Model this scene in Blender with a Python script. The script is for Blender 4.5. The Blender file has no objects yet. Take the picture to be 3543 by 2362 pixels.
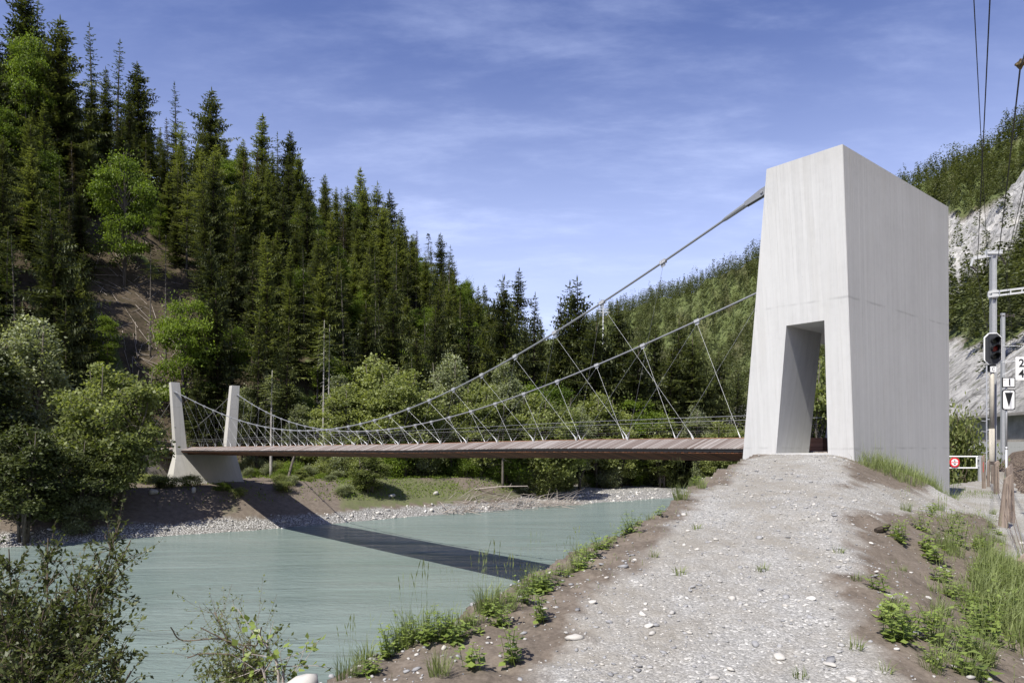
import bpy, bmesh, math, random
import numpy as np
from mathutils import Vector, Matrix

random.seed(7)
RNG = np.random.default_rng(11)
SC = bpy.context.scene
COL = SC.collection
PI = math.pi

# ------------------------------------------------------------------ camera, sky, sun, exposure
# world: eye at the origin, +Y into the picture, z = 0 at eye height, metres
FPX, CX, YH = 2430.0, 1771.0, 1545.0
cam_d = bpy.data.cameras.new("camera")
cam = bpy.data.objects.new("camera", cam_d)
COL.objects.link(cam)
cam.location = (0, 0, 0)
cam.rotation_euler = (PI / 2, 0, 0)
cam_d.sensor_width = 36.0
cam_d.lens = 36.0 * FPX / 3543.0
cam_d.shift_y = (YH - 1181.0) / 3543.0
cam_d.clip_start = 0.1
cam_d.clip_end = 5000.0
SC.camera = cam

TH = math.atan(2030 / 2430.0)                       # bearing of the bridge axis
A2 = np.array([-math.sin(TH), math.cos(TH)])        # along the bridge, away from us
B2 = np.array([math.cos(TH), math.sin(TH)])         # across the bridge = along the river
O2 = np.array([10.33, 25.17])

SUN = Vector((B2[0] * .74 + A2[0] * .18, B2[1] * .74 + A2[1] * .18, -1.0)).normalized()
sun_d = bpy.data.lights.new("sun", 'SUN')
sun_d.energy = 5.0
sun_d.angle = math.radians(0.53)
sun_d.color = (1.0, 0.952, 0.868)
sun = bpy.data.objects.new("sun", sun_d)
COL.objects.link(sun)
sun.rotation_euler = SUN.to_track_quat('-Z', 'Y').to_euler()
SUN_EL = math.asin(-SUN.z)
SUN_AZ = math.atan2(-SUN.x, -SUN.y)                 # from +Y towards +X

world = bpy.data.worlds.new("World")
SC.world = world
world.use_nodes = True
wn, wl = world.node_tree.nodes, world.node_tree.links
wn.clear()


def nd(nt, typ, **kw):
    n = nt.nodes.new(typ)
    for k, v in kw.items():
        setattr(n, k, v)
    return n


def build_world():
    nt = world.node_tree
    out = nd(nt, 'ShaderNodeOutputWorld')
    bg = nd(nt, 'ShaderNodeBackground')
    bg.inputs['Strength'].default_value = 0.079
    sky = nd(nt, 'ShaderNodeTexSky', sky_type='NISHITA')
    sky.sun_disc = False
    sky.sun_elevation = SUN_EL
    sky.sun_rotation = SUN_AZ
    sky.altitude = 650
    sky.air_density = 1.15
    sky.dust_density = 0.9
    sky.ozone_density = 2.4
    # thin cirrus, laid out on a plane far above (direction / height)
    tc = nd(nt, 'ShaderNodeTexCoord')
    sep = nd(nt, 'ShaderNodeSeparateXYZ')
    nt.links.new(tc.outputs['Generated'], sep.inputs[0])
    zz = nd(nt, 'ShaderNodeMath', operation='MAXIMUM')
    nt.links.new(sep.outputs['Z'], zz.inputs[0]); zz.inputs[1].default_value = 0.02
    za = nd(nt, 'ShaderNodeMath', operation='ADD')
    nt.links.new(zz.outputs[0], za.inputs[0]); za.inputs[1].default_value = 0.12
    dx = nd(nt, 'ShaderNodeMath', operation='DIVIDE')
    dy = nd(nt, 'ShaderNodeMath', operation='DIVIDE')
    nt.links.new(sep.outputs['X'], dx.inputs[0]); nt.links.new(za.outputs[0], dx.inputs[1])
    nt.links.new(sep.outputs['Y'], dy.inputs[0]); nt.links.new(za.outputs[0], dy.inputs[1])
    cmb = nd(nt, 'ShaderNodeCombineXYZ')
    nt.links.new(dx.outputs[0], cmb.inputs['X']); nt.links.new(dy.outputs[0], cmb.inputs['Y'])

    def layer(scale, rot, loc, nscale, det, lo, hi, dist):
        mp = nd(nt, 'ShaderNodeMapping')
        mp.inputs['Scale'].default_value = scale
        mp.inputs['Rotation'].default_value = (0, 0, rot)
        mp.inputs['Location'].default_value = loc
        nt.links.new(cmb.outputs[0], mp.inputs['Vector'])
        n = nd(nt, 'ShaderNodeTexNoise')
        n.inputs['Scale'].default_value = nscale
        n.inputs['Detail'].default_value = det
        n.inputs['Roughness'].default_value = 0.62
        n.inputs['Distortion'].default_value = dist
        nt.links.new(mp.outputs[0], n.inputs['Vector'])
        mr = nd(nt, 'ShaderNodeMapRange', interpolation_type='SMOOTHSTEP')
        mr.inputs['From Min'].default_value = lo
        mr.inputs['From Max'].default_value = hi
        nt.links.new(n.outputs['Fac'], mr.inputs['Value'])
        return mr.outputs['Result']
    f1 = layer((0.9, 2.0, 1), math.radians(24), (0.4, 2.0, 0), 2.2, 12, 0.40, 0.86, 0.12)
    f2 = layer((0.9, 0.9, 1), 0.3, (3.1, 5.0, 0), 0.8, 3, 0.22, 0.66, 0.2)
    m = nd(nt, 'ShaderNodeMath', operation='MULTIPLY')
    nt.links.new(f1, m.inputs[0]); nt.links.new(f2, m.inputs[1])
    m1 = nd(nt, 'ShaderNodeMath', operation='MULTIPLY')
    nt.links.new(m.outputs[0], m1.inputs[0]); m1.inputs[1].default_value = 0.36
    # paler air towards the horizon
    hz = nd(nt, 'ShaderNodeMapRange', interpolation_type='SMOOTHSTEP')
    for k, x in zip(('From Min', 'From Max', 'To Min', 'To Max'), (.54, .10, .0, .64)):
        hz.inputs[k].default_value = x
    nt.links.new(sep.outputs['Z'], hz.inputs['Value'])
    m2 = nd(nt, 'ShaderNodeMath', operation='ADD'); m2.use_clamp = True
    nt.links.new(m1.outputs[0], m2.inputs[0]); nt.links.new(hz.outputs['Result'], m2.inputs[1])
    grade = nd(nt, 'ShaderNodeMix', data_type='RGBA', blend_type='MULTIPLY')
    grade.inputs['Factor'].default_value = 1.0
    grade.inputs['B'].default_value = (1.06, .97, 1.32, 1)
    nt.links.new(sky.outputs[0], grade.inputs['A'])
    mix = nd(nt, 'ShaderNodeMix', data_type='RGBA')
    nt.links.new(m2.outputs[0], mix.inputs['Factor'])
    nt.links.new(grade.outputs['Result'], mix.inputs['A'])
    mix.inputs['B'].default_value = (7.8, 8.9, 12.6, 1)
    nt.links.new(mix.outputs['Result'], bg.inputs['Color'])
    nt.links.new(bg.outputs[0], out.inputs[0])


build_world()
SC.view_settings.view_transform = 'Standard'
SC.view_settings.look = 'None'
SC.view_settings.exposure = 0.52
SC.view_settings.gamma = 1.0
SC.render.engine = 'CYCLES'
SC.cycles.max_bounces = 6
SC.cycles.diffuse_bounces = 2
SC.cycles.glossy_bounces = 2
SC.cycles.transmission_bounces = 3
SC.cycles.transparent_max_bounces = 6
SC.cycles.caustics_reflective = False
SC.cycles.caustics_refractive = False
SC.cycles.use_denoising = True


def wx(xi, Z):
    return (xi - CX) / FPX * Z


def wz(yi, Z):
    return (YH - yi) / FPX * Z


def sr(x, y):
    px, py = x - O2[0], y - O2[1]
    return px * A2[0] + py * A2[1], px * B2[0] + py * B2[1]


def from_sr(s, r):
    return O2[0] + s * A2[0] + r * B2[0], O2[1] + s * A2[1] + r * B2[1]


# ------------------------------------------------------------------ numpy noise and terrain
def _hash(ix, iy, seed):
    h = (ix.astype(np.int64) * 374761393 + iy.astype(np.int64) * 668265263 + seed * 974634777) & 0x7fffffff
    h = ((h ^ (h >> 13)) * 1274126177) & 0x7fffffff
    return ((h ^ (h >> 16)) & 0xffff) / 65535.0


def vnoise(x, y, seed=0):
    x = np.asarray(x, float); y = np.asarray(y, float)
    ix, iy = np.floor(x), np.floor(y)
    fx, fy = x - ix, y - iy
    fx = fx * fx * (3 - 2 * fx); fy = fy * fy * (3 - 2 * fy)
    a = _hash(ix, iy, seed); b = _hash(ix + 1, iy, seed)
    c = _hash(ix, iy + 1, seed); d = _hash(ix + 1, iy + 1, seed)
    return (a * (1 - fx) + b * fx) * (1 - fy) + (c * (1 - fx) + d * fx) * fy


def fbm(x, y, seed=0, oct=4):
    v = 0; amp = .5; tot = 0
    for i in range(oct):
        v = v + amp * vnoise(x, y, seed + i * 17); tot += amp
        x = x * 2.03 + 11.3; y = y * 2.03 - 7.1; amp *= .5
    return v / tot - .5


def sstep(a, b, x):
    t = np.clip((x - a) / (b - a), 0, 1)
    return t * t * (3 - 2 * t)


def poly_dist(x, y, pts):
    """distance to a polyline, interpolated third value, signed side (positive to the right)"""
    best = np.full(np.shape(x), 1e9); val = np.zeros(np.shape(x)); side = np.ones(np.shape(x)); tot = np.zeros(np.shape(x))
    for i in range(len(pts) - 1):
        x0, y0 = pts[i][:2]; x1, y1 = pts[i + 1][:2]
        ex, ey = x1 - x0, y1 - y0; L2 = ex * ex + ey * ey
        t = np.clip(((x - x0) * ex + (y - y0) * ey) / L2, 0, 1)
        qx, qy = x0 + t * ex, y0 + t * ey
        d = np.hypot(x - qx, y - qy)
        m = d < best
        best = np.where(m, d, best)
        if len(pts[0]) > 2:
            val = np.where(m, pts[i][2] + t * (pts[i + 1][2] - pts[i][2]), val)
        if len(pts[0]) > 3:
            tot = np.where(m, pts[i][3] + t * (pts[i + 1][3] - pts[i][3]), tot)
        side = np.where(m, np.where(ex * (y - y0) - ey * (x - x0) > 0, -1.0, 1.0), side)
    return best, val, side, tot


CREST = [(-26, -30), (-9, -9), (-3.6, 1.2), (-1.35, 5.5), (0.62, 8.8), (3.1, 13.6), (5.3, 17.8), (6.6, 20.3),
         (8.6, 23.6), (10.6, 25.6), (21, 34), (46, 56), (70, 85), (92, 125), (90, 190), (70, 260), (20, 400)]
# path centre lines: x, y, z, half width of the flat top
RIDGE = [(-1.2, -9, -2.0, 2.4), (-.4, 0, -1.80, 2.4), (0.85, 5.3, -1.76, 2.3), (2.4, 9.0, -1.42, 2.0),
         (4.6, 13.6, -0.98, 1.85), (7.0, 18.5, -0.46, 1.7), (8.1, 20.9, -0.24, 1.6), (8.3, 21.4, -0.24, 1.6)]
PATH1 = [(0.3, -9, -9, 1.4), (0.9, 0, -9, 1.3), (1.6, 5.3, -9, 1.15), (2.95, 9.0, -9, 1.2),
         (5.0, 13.6, -9, 1.3), (7.6, 18.5, -9, 1.2), (8.7, 20.9, -9, 1.15), (8.8, 21.4, -9, 1.1)]
PATH2 = [(5.2, 12.2, -1.14, .8), (7.6, 14.3, -1.32, .6), (10.5, 17.3, -1.62, .6), (13.6, 20.6, -2.05, .7), (16.5, 24.5, -2.35, 1.0)]
MOUND = [(8.6, 19.9, -0.36, .5), (10.4, 20.2, -0.55, .3), (13.0, 22.2, -1.55, .3), (15.8, 24.9, -2.35, .3)]


def smax(a, b, k):
    h = np.clip(.5 + .5 * (a - b) / k, 0, 1)
    return b * (1 - h) + a * h + k * h * (1 - h)


def crest_h(r):
    return np.interp(r, [-160, -60, -14, 10, 33, 50, 76, 95, 116, 140, 175, 260], [79, 67, 60, 54, 53, 51, 42, 36, 25, 12, 3, 1])


def mtn_foot(y):
    return np.interp(y, [-300, 0, 60, 92, 160, 260, 330, 420, 560, 800, 1500], [30, 50, 54, 58.5, 72, 86, 82, 60, 0, -140, -600])


def ground_full(x, y):
    x = np.asarray(x, float); y = np.asarray(y, float)
    s, r = sr(x, y)
    # near bank
    dc, _, sd, _ = poly_dist(x, y, CREST)
    dc = dc * sd + fbm(x * .35, y * .35, 5) * 1.0
    base = np.interp(y, [-50, 20, 36, 58, 92, 150, 400], [-2.05, -2.05, -1.82, -0.85, 0.15, 1.2, 4.0])
    base = base + fbm(x * .2, y * .2, 3) * .25
    land = base
    gravel = np.zeros(np.shape(x)); shoulder = np.zeros(np.shape(x))
    for pts, slope, k in ((RIDGE, .50, .35), (PATH1, .5, .3), (PATH2, .42, .3), (MOUND, .55, .25)):
        d, zc, sdd, w = poly_dist(x, y, pts)
        wob = fbm(x * .9, y * .9, 9) * .9 + fbm(x * 3.3, y * 3.3, 19) * .55
        e = np.maximum(0, d - w * .8)
        zr = zc - slope * (np.sqrt(e * e + .16) - .4)
        if pts is MOUND:
            zr = np.where(y > 29, -9, zr)
        if pts is not PATH1:
            land = smax(land, zr, k)
        if pts is PATH1 or pts is PATH2:
            g = 1 - sstep(-.6, .65, d - w + wob)
            gravel = np.maximum(gravel, g)
            shoulder = np.maximum(shoulder, 1 - sstep(1.2, 3.5, d - w))
    near = land - np.maximum(0, -dc) * .62 - .25 * np.sqrt(np.maximum(0, -dc) ** 2 + .3) * (dc < 0)
    near = np.maximum(near + fbm(x * .8, y * .8, 21) * .22 * sstep(0, 1.5, -dc), -9.6)
    # far bank
    sl = 56.0 + np.maximum(0, r - 70) ** 2 * .006 + fbm(r * .06, s * .0, 31) * 3 + fbm(r * .35, s * .05, 33) * 1.0
    d = s - sl
    bw = 2.3 + 22.7 * sstep(34, 60, r)                                   # width of the pebble beach
    beach = np.where(d < 0, -8 + .3 * d, -8 + d * (.95 / bw))
    ztop = -4.15 + .012 * np.maximum(0, d - bw - 4)
    far = np.where(d < bw, beach, np.minimum(-7.05 + (d - bw) * .50, ztop))
    far = far + fbm(x * .25, y * .25, 41) * .5 * sstep(1, 8, d) + fbm(x * 1.3, y * 1.3, 43) * .12 * sstep(0, 3, d)
    s0 = 86 + np.maximum(0, r - 70) * .25 - 10 * sstep(-20, -60, r)
    t = np.clip((s - s0) / (151 - s0 + np.maximum(0, r - 70) * .3), 0, 1)
    prof = t * .85 + .15 * t * t * (3 - 2 * t)
    ch = crest_h(r)
    hill = prof * (ch + 4.0) + .06 * np.maximum(0, s - 151)
    hill = hill + (fbm(x * .045, y * .045, 51) * 9 + fbm(x * .16, y * .16, 53) * 3.0) * sstep(0, .25, t) * sstep(2, 20, ch)
    far = far + np.maximum(hill, 0)
    far = np.maximum(far, -9.6)
    z = np.maximum(near, far)
    # mountain beyond the railway
    q = (x - mtn_foot(y)) * .85
    cap = np.interp(y, [0, 420, 500, 600, 800], [137, 137, 118, 105, 99])
    rid = (.5 - np.abs(fbm(x * .11, y * .11, 67, 5)) * 2.2) * 10 + fbm(x * .5, y * .5, 68, 3) * 3.6 + fbm(x * .018, y * .018, 61) * 34 + fbm(x * .06, y * .06, 63) * 12 + fbm(x * .2, y * .2, 65) * 4
    mh = 1.05 * np.maximum(q, 0)
    amp = sstep(5, 60, q)
    mh = mh + rid * amp
    mh = -smax(-mh, -(cap + .5 * rid + .05 * np.maximum(0, q)), 18)
    m_on = q > 0
    wall = np.where((y > 70) & (y < 130) & (q > 0), 2.7, 0)
    z = np.where(m_on, np.maximum(z, base + np.maximum(mh, 0) + wall), z)
    return z, dict(s=s, r=r, dc=dc, gravel=gravel * (dc > -.6), shoulder=shoulder, d=d, t=t, q=q, mh=mh, bw=bw, m_on=m_on, near=near, far=far)


def gz(x, y):
    return float(ground_full(np.array([x]), np.array([y]))[0][0])


def rock_mask(x, y, q, mh):
    n = fbm(x * .035, y * .035, 71) * 2
    n2 = fbm(x * .1, y * .1, 73) * 2
    scree = 1 - sstep(13, 18, mh + n * 9 + n2 * 4)
    cliff = sstep(30, 36, mh + n * 14 + n2 * 7) * (1 - sstep(92, 100, mh + n * 18 + n2 * 6))
    gully = sstep(.33, .42, np.abs(vnoise(x * .05 + y * .04, mh * .008, 77) - .5) * -2 + 1 - .45) * sstep(10, 30, mh) * (1 - sstep(60, 80, mh))
    near = np.clip(np.maximum(scree, np.maximum(cliff, gully * .0)), 0, 1)
    patch = sstep(.30, .40, n + n2 * .5)
    far = patch * sstep(15, 40, mh) * (1 - sstep(70, 95, mh))
    f = sstep(290, 330, y)
    return np.where(q > 0, near * (1 - f) + far * f, 0)


# ------------------------------------------------------------------ mesh + object helpers
def mesh_np(name, V, F, smooth=False):
    me = bpy.data.meshes.new(name)
    V = np.ascontiguousarray(V, dtype=np.float32).reshape(-1, 3)
    F = np.ascontiguousarray(F, dtype=np.int32)
    K, n = F.shape
    me.vertices.add(len(V)); me.vertices.foreach_set('co', V.ravel())
    me.loops.add(K * n); me.loops.foreach_set('vertex_index', F.ravel())
    me.polygons.add(K); me.polygons.foreach_set('loop_start', np.arange(0, K * n, n, dtype=np.int32))
    if smooth:
        me.polygons.foreach_set('use_smooth', np.ones(K, dtype=bool))
    me.update(calc_edges=True)
    return me


def set_attr(me, name, vals, dom='FACE'):
    at = me.attributes.new(name, 'FLOAT', dom)
    at.data.foreach_set('value', np.ascontiguousarray(vals, dtype=np.float32))


def obj(name, me, mat=None, parent=None, loc=None):
    o = bpy.data.objects.new(name, me)
    COL.objects.link(o)
    if mat is not None and me is not None:
        if not me.materials:
            me.materials.append(mat)
    if parent is not None:
        o.parent = parent
    if loc is not None:
        o.location = loc
    return o


def tag(o, label, cat, group=None, kind=None):
    o['label'] = label
    o['category'] = cat
    if group: o['group'] = group
    if kind: o['kind'] = kind
    return o


def thing(name, label, cat, loc=(0, 0, 0), rz=0.0, group=None):
    o = bpy.data.objects.new(name, None)
    COL.objects.link(o)
    o.empty_display_size = .3
    o.location = loc
    o.rotation_euler = (0, 0, rz)
    return tag(o, label, cat, group)


def structure(name, me, mat):
    o = obj(name, me, mat)
    o['kind'] = 'structure'
    return o


class MB:
    """collects vertices and faces of mixed sizes, builds one mesh"""
    def __init__(self):
        self.v = []; self.f = []

    def add(self, vs, fs):
        n = len(self.v)
        self.v += [tuple(map(float, p)) for p in vs]
        self.f += [tuple(i + n for i in f) for f in fs]

    def box(self, x0, x1, y0, y1, z0, z1, M=None):
        vs = [(x, y, z) for x in (x0, x1) for y in (y0, y1) for z in (z0, z1)]
        if M is not None:
            vs = [tuple(M @ Vector(p)) for p in vs]
        self.add(vs, [(0, 1, 3, 2), (4, 6, 7, 5), (0, 4, 5, 1), (2, 3, 7, 6), (0, 2, 6, 4), (1, 5, 7, 3)])

    def beam(self, p, q, w, h, up=(0, 0, 1)):
        p, q = Vector(p), Vector(q)
        d = (q - p); L = d.length; d.normalize()
        u = Vector(up)
        sx = d.cross(u)
        if sx.length < 1e-4: sx = d.cross(Vector((0, 1, 0)))
        sx.normalize(); uz = sx.cross(d)
        vs = []
        for e in (p, q):
            for a, b in ((-1, -1), (1, -1), (1, 1), (-1, 1)):
                vs.append(e + sx * a * w / 2 + uz * b * h / 2)
        self.add(vs, [(3, 2, 1, 0), (4, 5, 6, 7), (0, 1, 5, 4), (1, 2, 6, 5), (2, 3, 7, 6), (3, 0, 4, 7)])

    def tube(self, pts, rad, n=8, caps=True):
        pts = [Vector(p) for p in pts]
        if not hasattr(rad, '__len__'): rad = [rad] * len(pts)
        base = len(self.v)
        ref = None
        for i, p in enumerate(pts):
            t = (pts[min(i + 1, len(pts) - 1)] - pts[max(i - 1, 0)])
            if t.length < 1e-9: t = Vector((0, 0, 1))
            t.normalize()
            if ref is None:
                ref = t.orthogonal().normalized()
            else:
                ref = (ref - t * ref.dot(t))
                ref = ref.normalized() if ref.length > 1e-6 else t.orthogonal().normalized()
            bi = t.cross(ref)
            for k in range(n):
                a = 2 * PI * k / n
                self.v.append(tuple(p + (ref * math.cos(a) + bi * math.sin(a)) * rad[i]))
        for i in range(len(pts) - 1):
            for k in range(n):
                k2 = (k + 1) % n
                self.f.append((base + i * n + k, base + i * n + k2, base + (i + 1) * n + k2, base + (i + 1) * n + k))
        if caps:
            self.f.append(tuple(base + k for k in range(n))[::-1])
            self.f.append(tuple(base + (len(pts) - 1) * n + k for k in range(n)))

    def ball(self, c, r, n=6, m=4, sq=(1, 1, 1)):
        base = len(self.v)
        for j in range(m + 1):
            ph = PI * j / m
            for k in range(n):
                a = 2 * PI * k / n
                self.v.append((c[0] + r * sq[0] * math.sin(ph) * math.cos(a), c[1] + r * sq[1] * math.sin(ph) * math.sin(a), c[2] - r * sq[2] * math.cos(ph)))
        for j in range(m):
            for k in range(n):
                k2 = (k + 1) % n
                self.f.append((base + j * n + k, base + j * n + k2, base + (j + 1) * n + k2, base + (j + 1) * n + k))

    def extrude(self, poly, f0, f1):
        """poly: list of 2D points; f0, f1 map (u, v) to 3D for the two ends"""
        n = len(poly)
        vs = [f0(*p) for p in poly] + [f1(*p) for p in poly]
        fs = [tuple(range(n))[::-1], tuple(range(n, 2 * n))]
        for k in range(n):
            k2 = (k + 1) % n
            fs.append((k, k2, n + k2, n + k))
        self.add(vs, fs)

    def mesh(self, name, smooth=False, bevel=0):
        me = bpy.data.meshes.new(name)
        me.from_pydata(self.v, [], self.f)
        bm = bmesh.new(); bm.from_mesh(me)
        bmesh.ops.remove_doubles(bm, verts=bm.verts, dist=1e-5)
        bmesh.ops.recalc_face_normals(bm, faces=bm.faces)
        if bevel:
            ed = [e for e in bm.edges if len(e.link_faces) == 2 and e.calc_face_angle(0) > .5]
            bmesh.ops.bevel(bm, geom=ed, offset=bevel, segments=2, affect='EDGES', clamp_overlap=True)
        bm.to_mesh(me); bm.free()
        if smooth:
            me.polygons.foreach_set('use_smooth', np.ones(len(me.polygons), dtype=bool))
        me.update()
        return me

    def build(self, name, mat, parent=None, smooth=False, bevel=0, loc=None):
        return obj(name, self.mesh(name, smooth, bevel), mat, parent, loc)


def text_mesh(txt, size, depth=.004, bold=.0):
    cu = bpy.data.curves.new('lettering', 'FONT')
    cu.body = txt; cu.size = size; cu.extrude = depth; cu.offset = bold
    cu.align_x = 'CENTER'; cu.align_y = 'CENTER'
    o = bpy.data.objects.new('lettering', cu)
    COL.objects.link(o)
    dg = bpy.context.evaluated_depsgraph_get()
    me = bpy.data.meshes.new_from_object(o.evaluated_get(dg))
    bpy.data.objects.remove(o); bpy.data.curves.remove(cu)
    return me


# ------------------------------------------------------------------ materials
MATS = {}


class NT:
    """small node graph builder"""
    def __init__(self, name):
        self.m = bpy.data.materials.new(name)
        self.m.use_nodes = True
        self.nt = self.m.node_tree
        self.nt.nodes.clear()
        self.out = self.n('ShaderNodeOutputMaterial')

    def n(self, typ, **kw):
        return nd(self.nt, typ, **kw)

    def l(self, a, b):
        self.nt.links.new(a, b)

    def coord(self, scale=(1, 1, 1), kind='Object', rot=(0, 0, 0)):
        tc = self.n('ShaderNodeTexCoord')
        mp = self.n('ShaderNodeMapping')
        mp.inputs['Scale'].default_value = scale
        mp.inputs['Rotation'].default_value = rot
        self.l(tc.outputs[kind], mp.inputs['Vector'])
        return mp.outputs[0]

    def noise(self, vec, scale, det=4, rough=.55, dist=0):
        n = self.n('ShaderNodeTexNoise')
        n.inputs['Scale'].default_value = scale; n.inputs['Detail'].default_value = det
        n.inputs['Roughness'].default_value = rough; n.inputs['Distortion'].default_value = dist
        self.l(vec, n.inputs['Vector'])
        return n.outputs['Fac']

    def voro(self, vec, scale, feature='F1', out='Color', rnd=1.0):
        n = self.n('ShaderNodeTexVoronoi', feature=feature)
        n.inputs['Scale'].default_value = scale
        n.inputs['Randomness'].default_value = rnd
        self.l(vec, n.inputs['Vector'])
        return n.outputs[out]

    def ramp(self, fac, stops, interp='LINEAR'):
        n = self.n('ShaderNodeValToRGB')
        n.color_ramp.interpolation = interp
        el = n.color_ramp.elements
        while len(el) < len(stops): el.new(.5)
        for e, (p, c) in zip(el, stops):
            e.position = p
            e.color = (c[0], c[1], c[2], 1) if hasattr(c, '__len__') else (c, c, c, 1)
        self.l(fac, n.inputs['Fac'])
        return n.outputs['Color']

    def mapr(self, v, a, b, c=0., d=1.):
        n = self.n('ShaderNodeMapRange')
        for i, x in zip(('From Min', 'From Max', 'To Min', 'To Max'), (a, b, c, d)):
            n.inputs[i].default_value = x
        self.l(v, n.inputs['Value'])
        return n.outputs['Result']

    def mix(self, fac, a, b, blend='MIX'):
        n = self.n('ShaderNodeMix', data_type='RGBA', blend_type=blend)
        for v, k in ((fac, 'Factor'), (a, 'A'), (b, 'B')):
            if hasattr(v, 'is_output'): self.l(v, n.inputs[k])
            elif hasattr(v, '__len__'): n.inputs[k].default_value = (v[0], v[1], v[2], 1)
            else: n.inputs[k].default_value = v if k == 'Factor' else (v, v, v, 1)
        return n.outputs['Result']

    def math(self, op, a, b=0.):
        n = self.n('ShaderNodeMath', operation=op)
        for i, v in enumerate((a, b)):
            if hasattr(v, 'is_output'): self.l(v, n.inputs[i])
            else: n.inputs[i].default_value = v
        return n.outputs[0]

    def attr(self, name):
        n = self.n('ShaderNodeAttribute'); n.attribute_name = name
        return n.outputs['Fac']

    def bsdf(self, color, rough=.8, spec=.3, metal=0., bump=None, bstr=.3, bdist=.02):
        p = self.n('ShaderNodeBsdfPrincipled')
        for v, k in ((color, 'Base Color'), (rough, 'Roughness'), (metal, 'Metallic'), (spec, 'Specular IOR Level')):
            if hasattr(v, 'is_output'): self.l(v, p.inputs[k])
            elif hasattr(v, '__len__'): p.inputs[k].default_value = (v[0], v[1], v[2], 1)
            else: p.inputs[k].default_value = v
        if bump is not None:
            b = self.n('ShaderNodeBump')
            b.inputs['Strength'].default_value = bstr; b.inputs['Distance'].default_value = bdist
            self.l(bump, b.inputs['Height']); self.l(b.outputs[0], p.inputs['Normal'])
        return p

    def done(self, shader):
        self.l(shader if hasattr(shader, 'is_output') else shader.outputs[0], self.out.inputs['Surface'])
        return self.m


def simple(name, c, rough=.6, metal=0., spec=.4, var=.12, nscale=6., bstr=0.):
    if name in MATS: return MATS[name]
    g = NT(name)
    v = g.coord()
    n = g.noise(v, nscale, 5)
    n2 = g.noise(v, nscale * 9, 3)
    f = g.math('ADD', g.math('MULTIPLY', n, .7), g.math('MULTIPLY', n2, .3))
    col = g.ramp(f, [(.3, [x * (1 - var) for x in c]), (.7, [min(1, x * (1 + var)) for x in c])])
    p = g.bsdf(col, rough, spec, metal, n2 if bstr else None, bstr, .01)
    MATS[name] = g.done(p)
    return MATS[name]


def concrete_mat(name, c, stripe=9.0):
    g = NT(name)
    v = g.coord((1, 1, 1))
    vs = g.coord((stripe, stripe, .16))
    board = g.noise(vs, 1.0, 4, .7)                       # vertical board marks
    fine = g.noise(g.coord((34, 34, .5)), 1.0, 3, .6)
    blot = g.noise(v, .55, 6, .6)
    spots = g.noise(v, 5.0, 5, .6)
    runs = g.noise(g.coord((2.2, 2.2, .22)), 1.0, 5, .6)
    f = g.math('ADD', g.math('MULTIPLY', board, .32), g.math('MULTIPLY', fine, .16))
    f = g.math('ADD', f, g.math('MULTIPLY', blot, .32))
    f = g.math('ADD', f, g.math('MULTIPLY', spots, .20))
    col = g.ramp(f, [(.34, [x * .80 for x in c]), (.47, [x * .97 for x in c]), (.62, [min(1, x * 1.08) for x in c])])
    col = g.mix(.32, col, [x * 1.0 for x in c])
    warm = g.mapr(runs, .55, .75)
    col = g.mix(g.math('MULTIPLY', warm, .22), col, [c[0] * .90, c[1] * .86, c[2] * .78])
    # pin holes and fine cracks of the boards
    pore = g.voro(g.coord((1, 1, .8)), 7.0, 'F1', 'Distance')
    pm = g.mapr(pore, .035, .06, 1, 0)
    col = g.mix(g.math('MULTIPLY', pm, g.mapr(spots, .5, .62)), col, [x * .35 for x in c])
    # casting joints
    sp = g.n('ShaderNodeSeparateXYZ'); tc = g.n('ShaderNodeTexCoord'); g.l(tc.outputs['Object'], sp.inputs[0])
    zz = g.math('ADD', sp.outputs['Z'], g.math('MULTIPLY', g.noise(v, .8, 3), .12))
    j = None
    for h in (4.36, .02):
        dj = g.math('ABSOLUTE', g.math('SUBTRACT', zz, h))
        mj = g.mapr(dj, .004, .05, 1, 0)
        j = mj if j is None else g.math('MAXIMUM', j, mj)
    jm = g.math('MULTIPLY', j, g.mapr(g.noise(v, 1.6, 4), .42, .62))
    col = g.mix(g.math('MULTIPLY', jm, .42), col, [x * .45 for x in c])
    u = g.math('DIVIDE', g.math('ADD', sp.outputs['X'], sp.outputs['Y']), .118)
    wn_ = g.n('ShaderNodeTexWhiteNoise', noise_dimensions='1D'); g.l(g.math('FLOOR', u), wn_.inputs['W'])
    tone = g.mapr(wn_.outputs['Value'], 0, 1, .955, 1.03)
    tn = g.n('ShaderNodeCombineColor')
    for k in range(3): g.l(tone, tn.inputs[k])
    col = g.mix(1.0, col, tn.outputs[0], 'MULTIPLY')
    fr = g.math('FRACT', u); ed = g.math('MINIMUM', fr, g.math('SUBTRACT', 1., fr))
    seam = g.math('MULTIPLY', g.mapr(ed, .02, .07, 1, 0), g.mapr(g.noise(g.coord((8, 8, .35)), 1.0, 3), .45, .6))
    lt = g.math('GREATER_THAN', wn_.outputs['Value'], .5)
    col = g.mix(g.math('MULTIPLY', seam, g.math('MULTIPLY', lt, .20)), col, [x * .62 for x in c])
    col = g.mix(g.math('MULTIPLY', seam, g.math('MULTIPLY', g.math('SUBTRACT', 1., lt), .22)), col, [min(1, x * 1.35) for x in c])
    top = g.mapr(g.math('ADD', sp.outputs['Z'], g.math('MULTIPLY', board, 1.6)), 8.6, 9.6)
    col = g.mix(g.math('MULTIPLY', top, .16), col, [c[0] * .55, c[1] * .52, c[2] * .45])
    h = g.math('ADD', g.math('MULTIPLY', board, .6), g.math('ADD', g.math('MULTIPLY', fine, .4), g.math('MULTIPLY', seam, .8)))
    p = g.bsdf(col, .82, .25, 0, h, .42, .02)
    return g.done(p)


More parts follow.
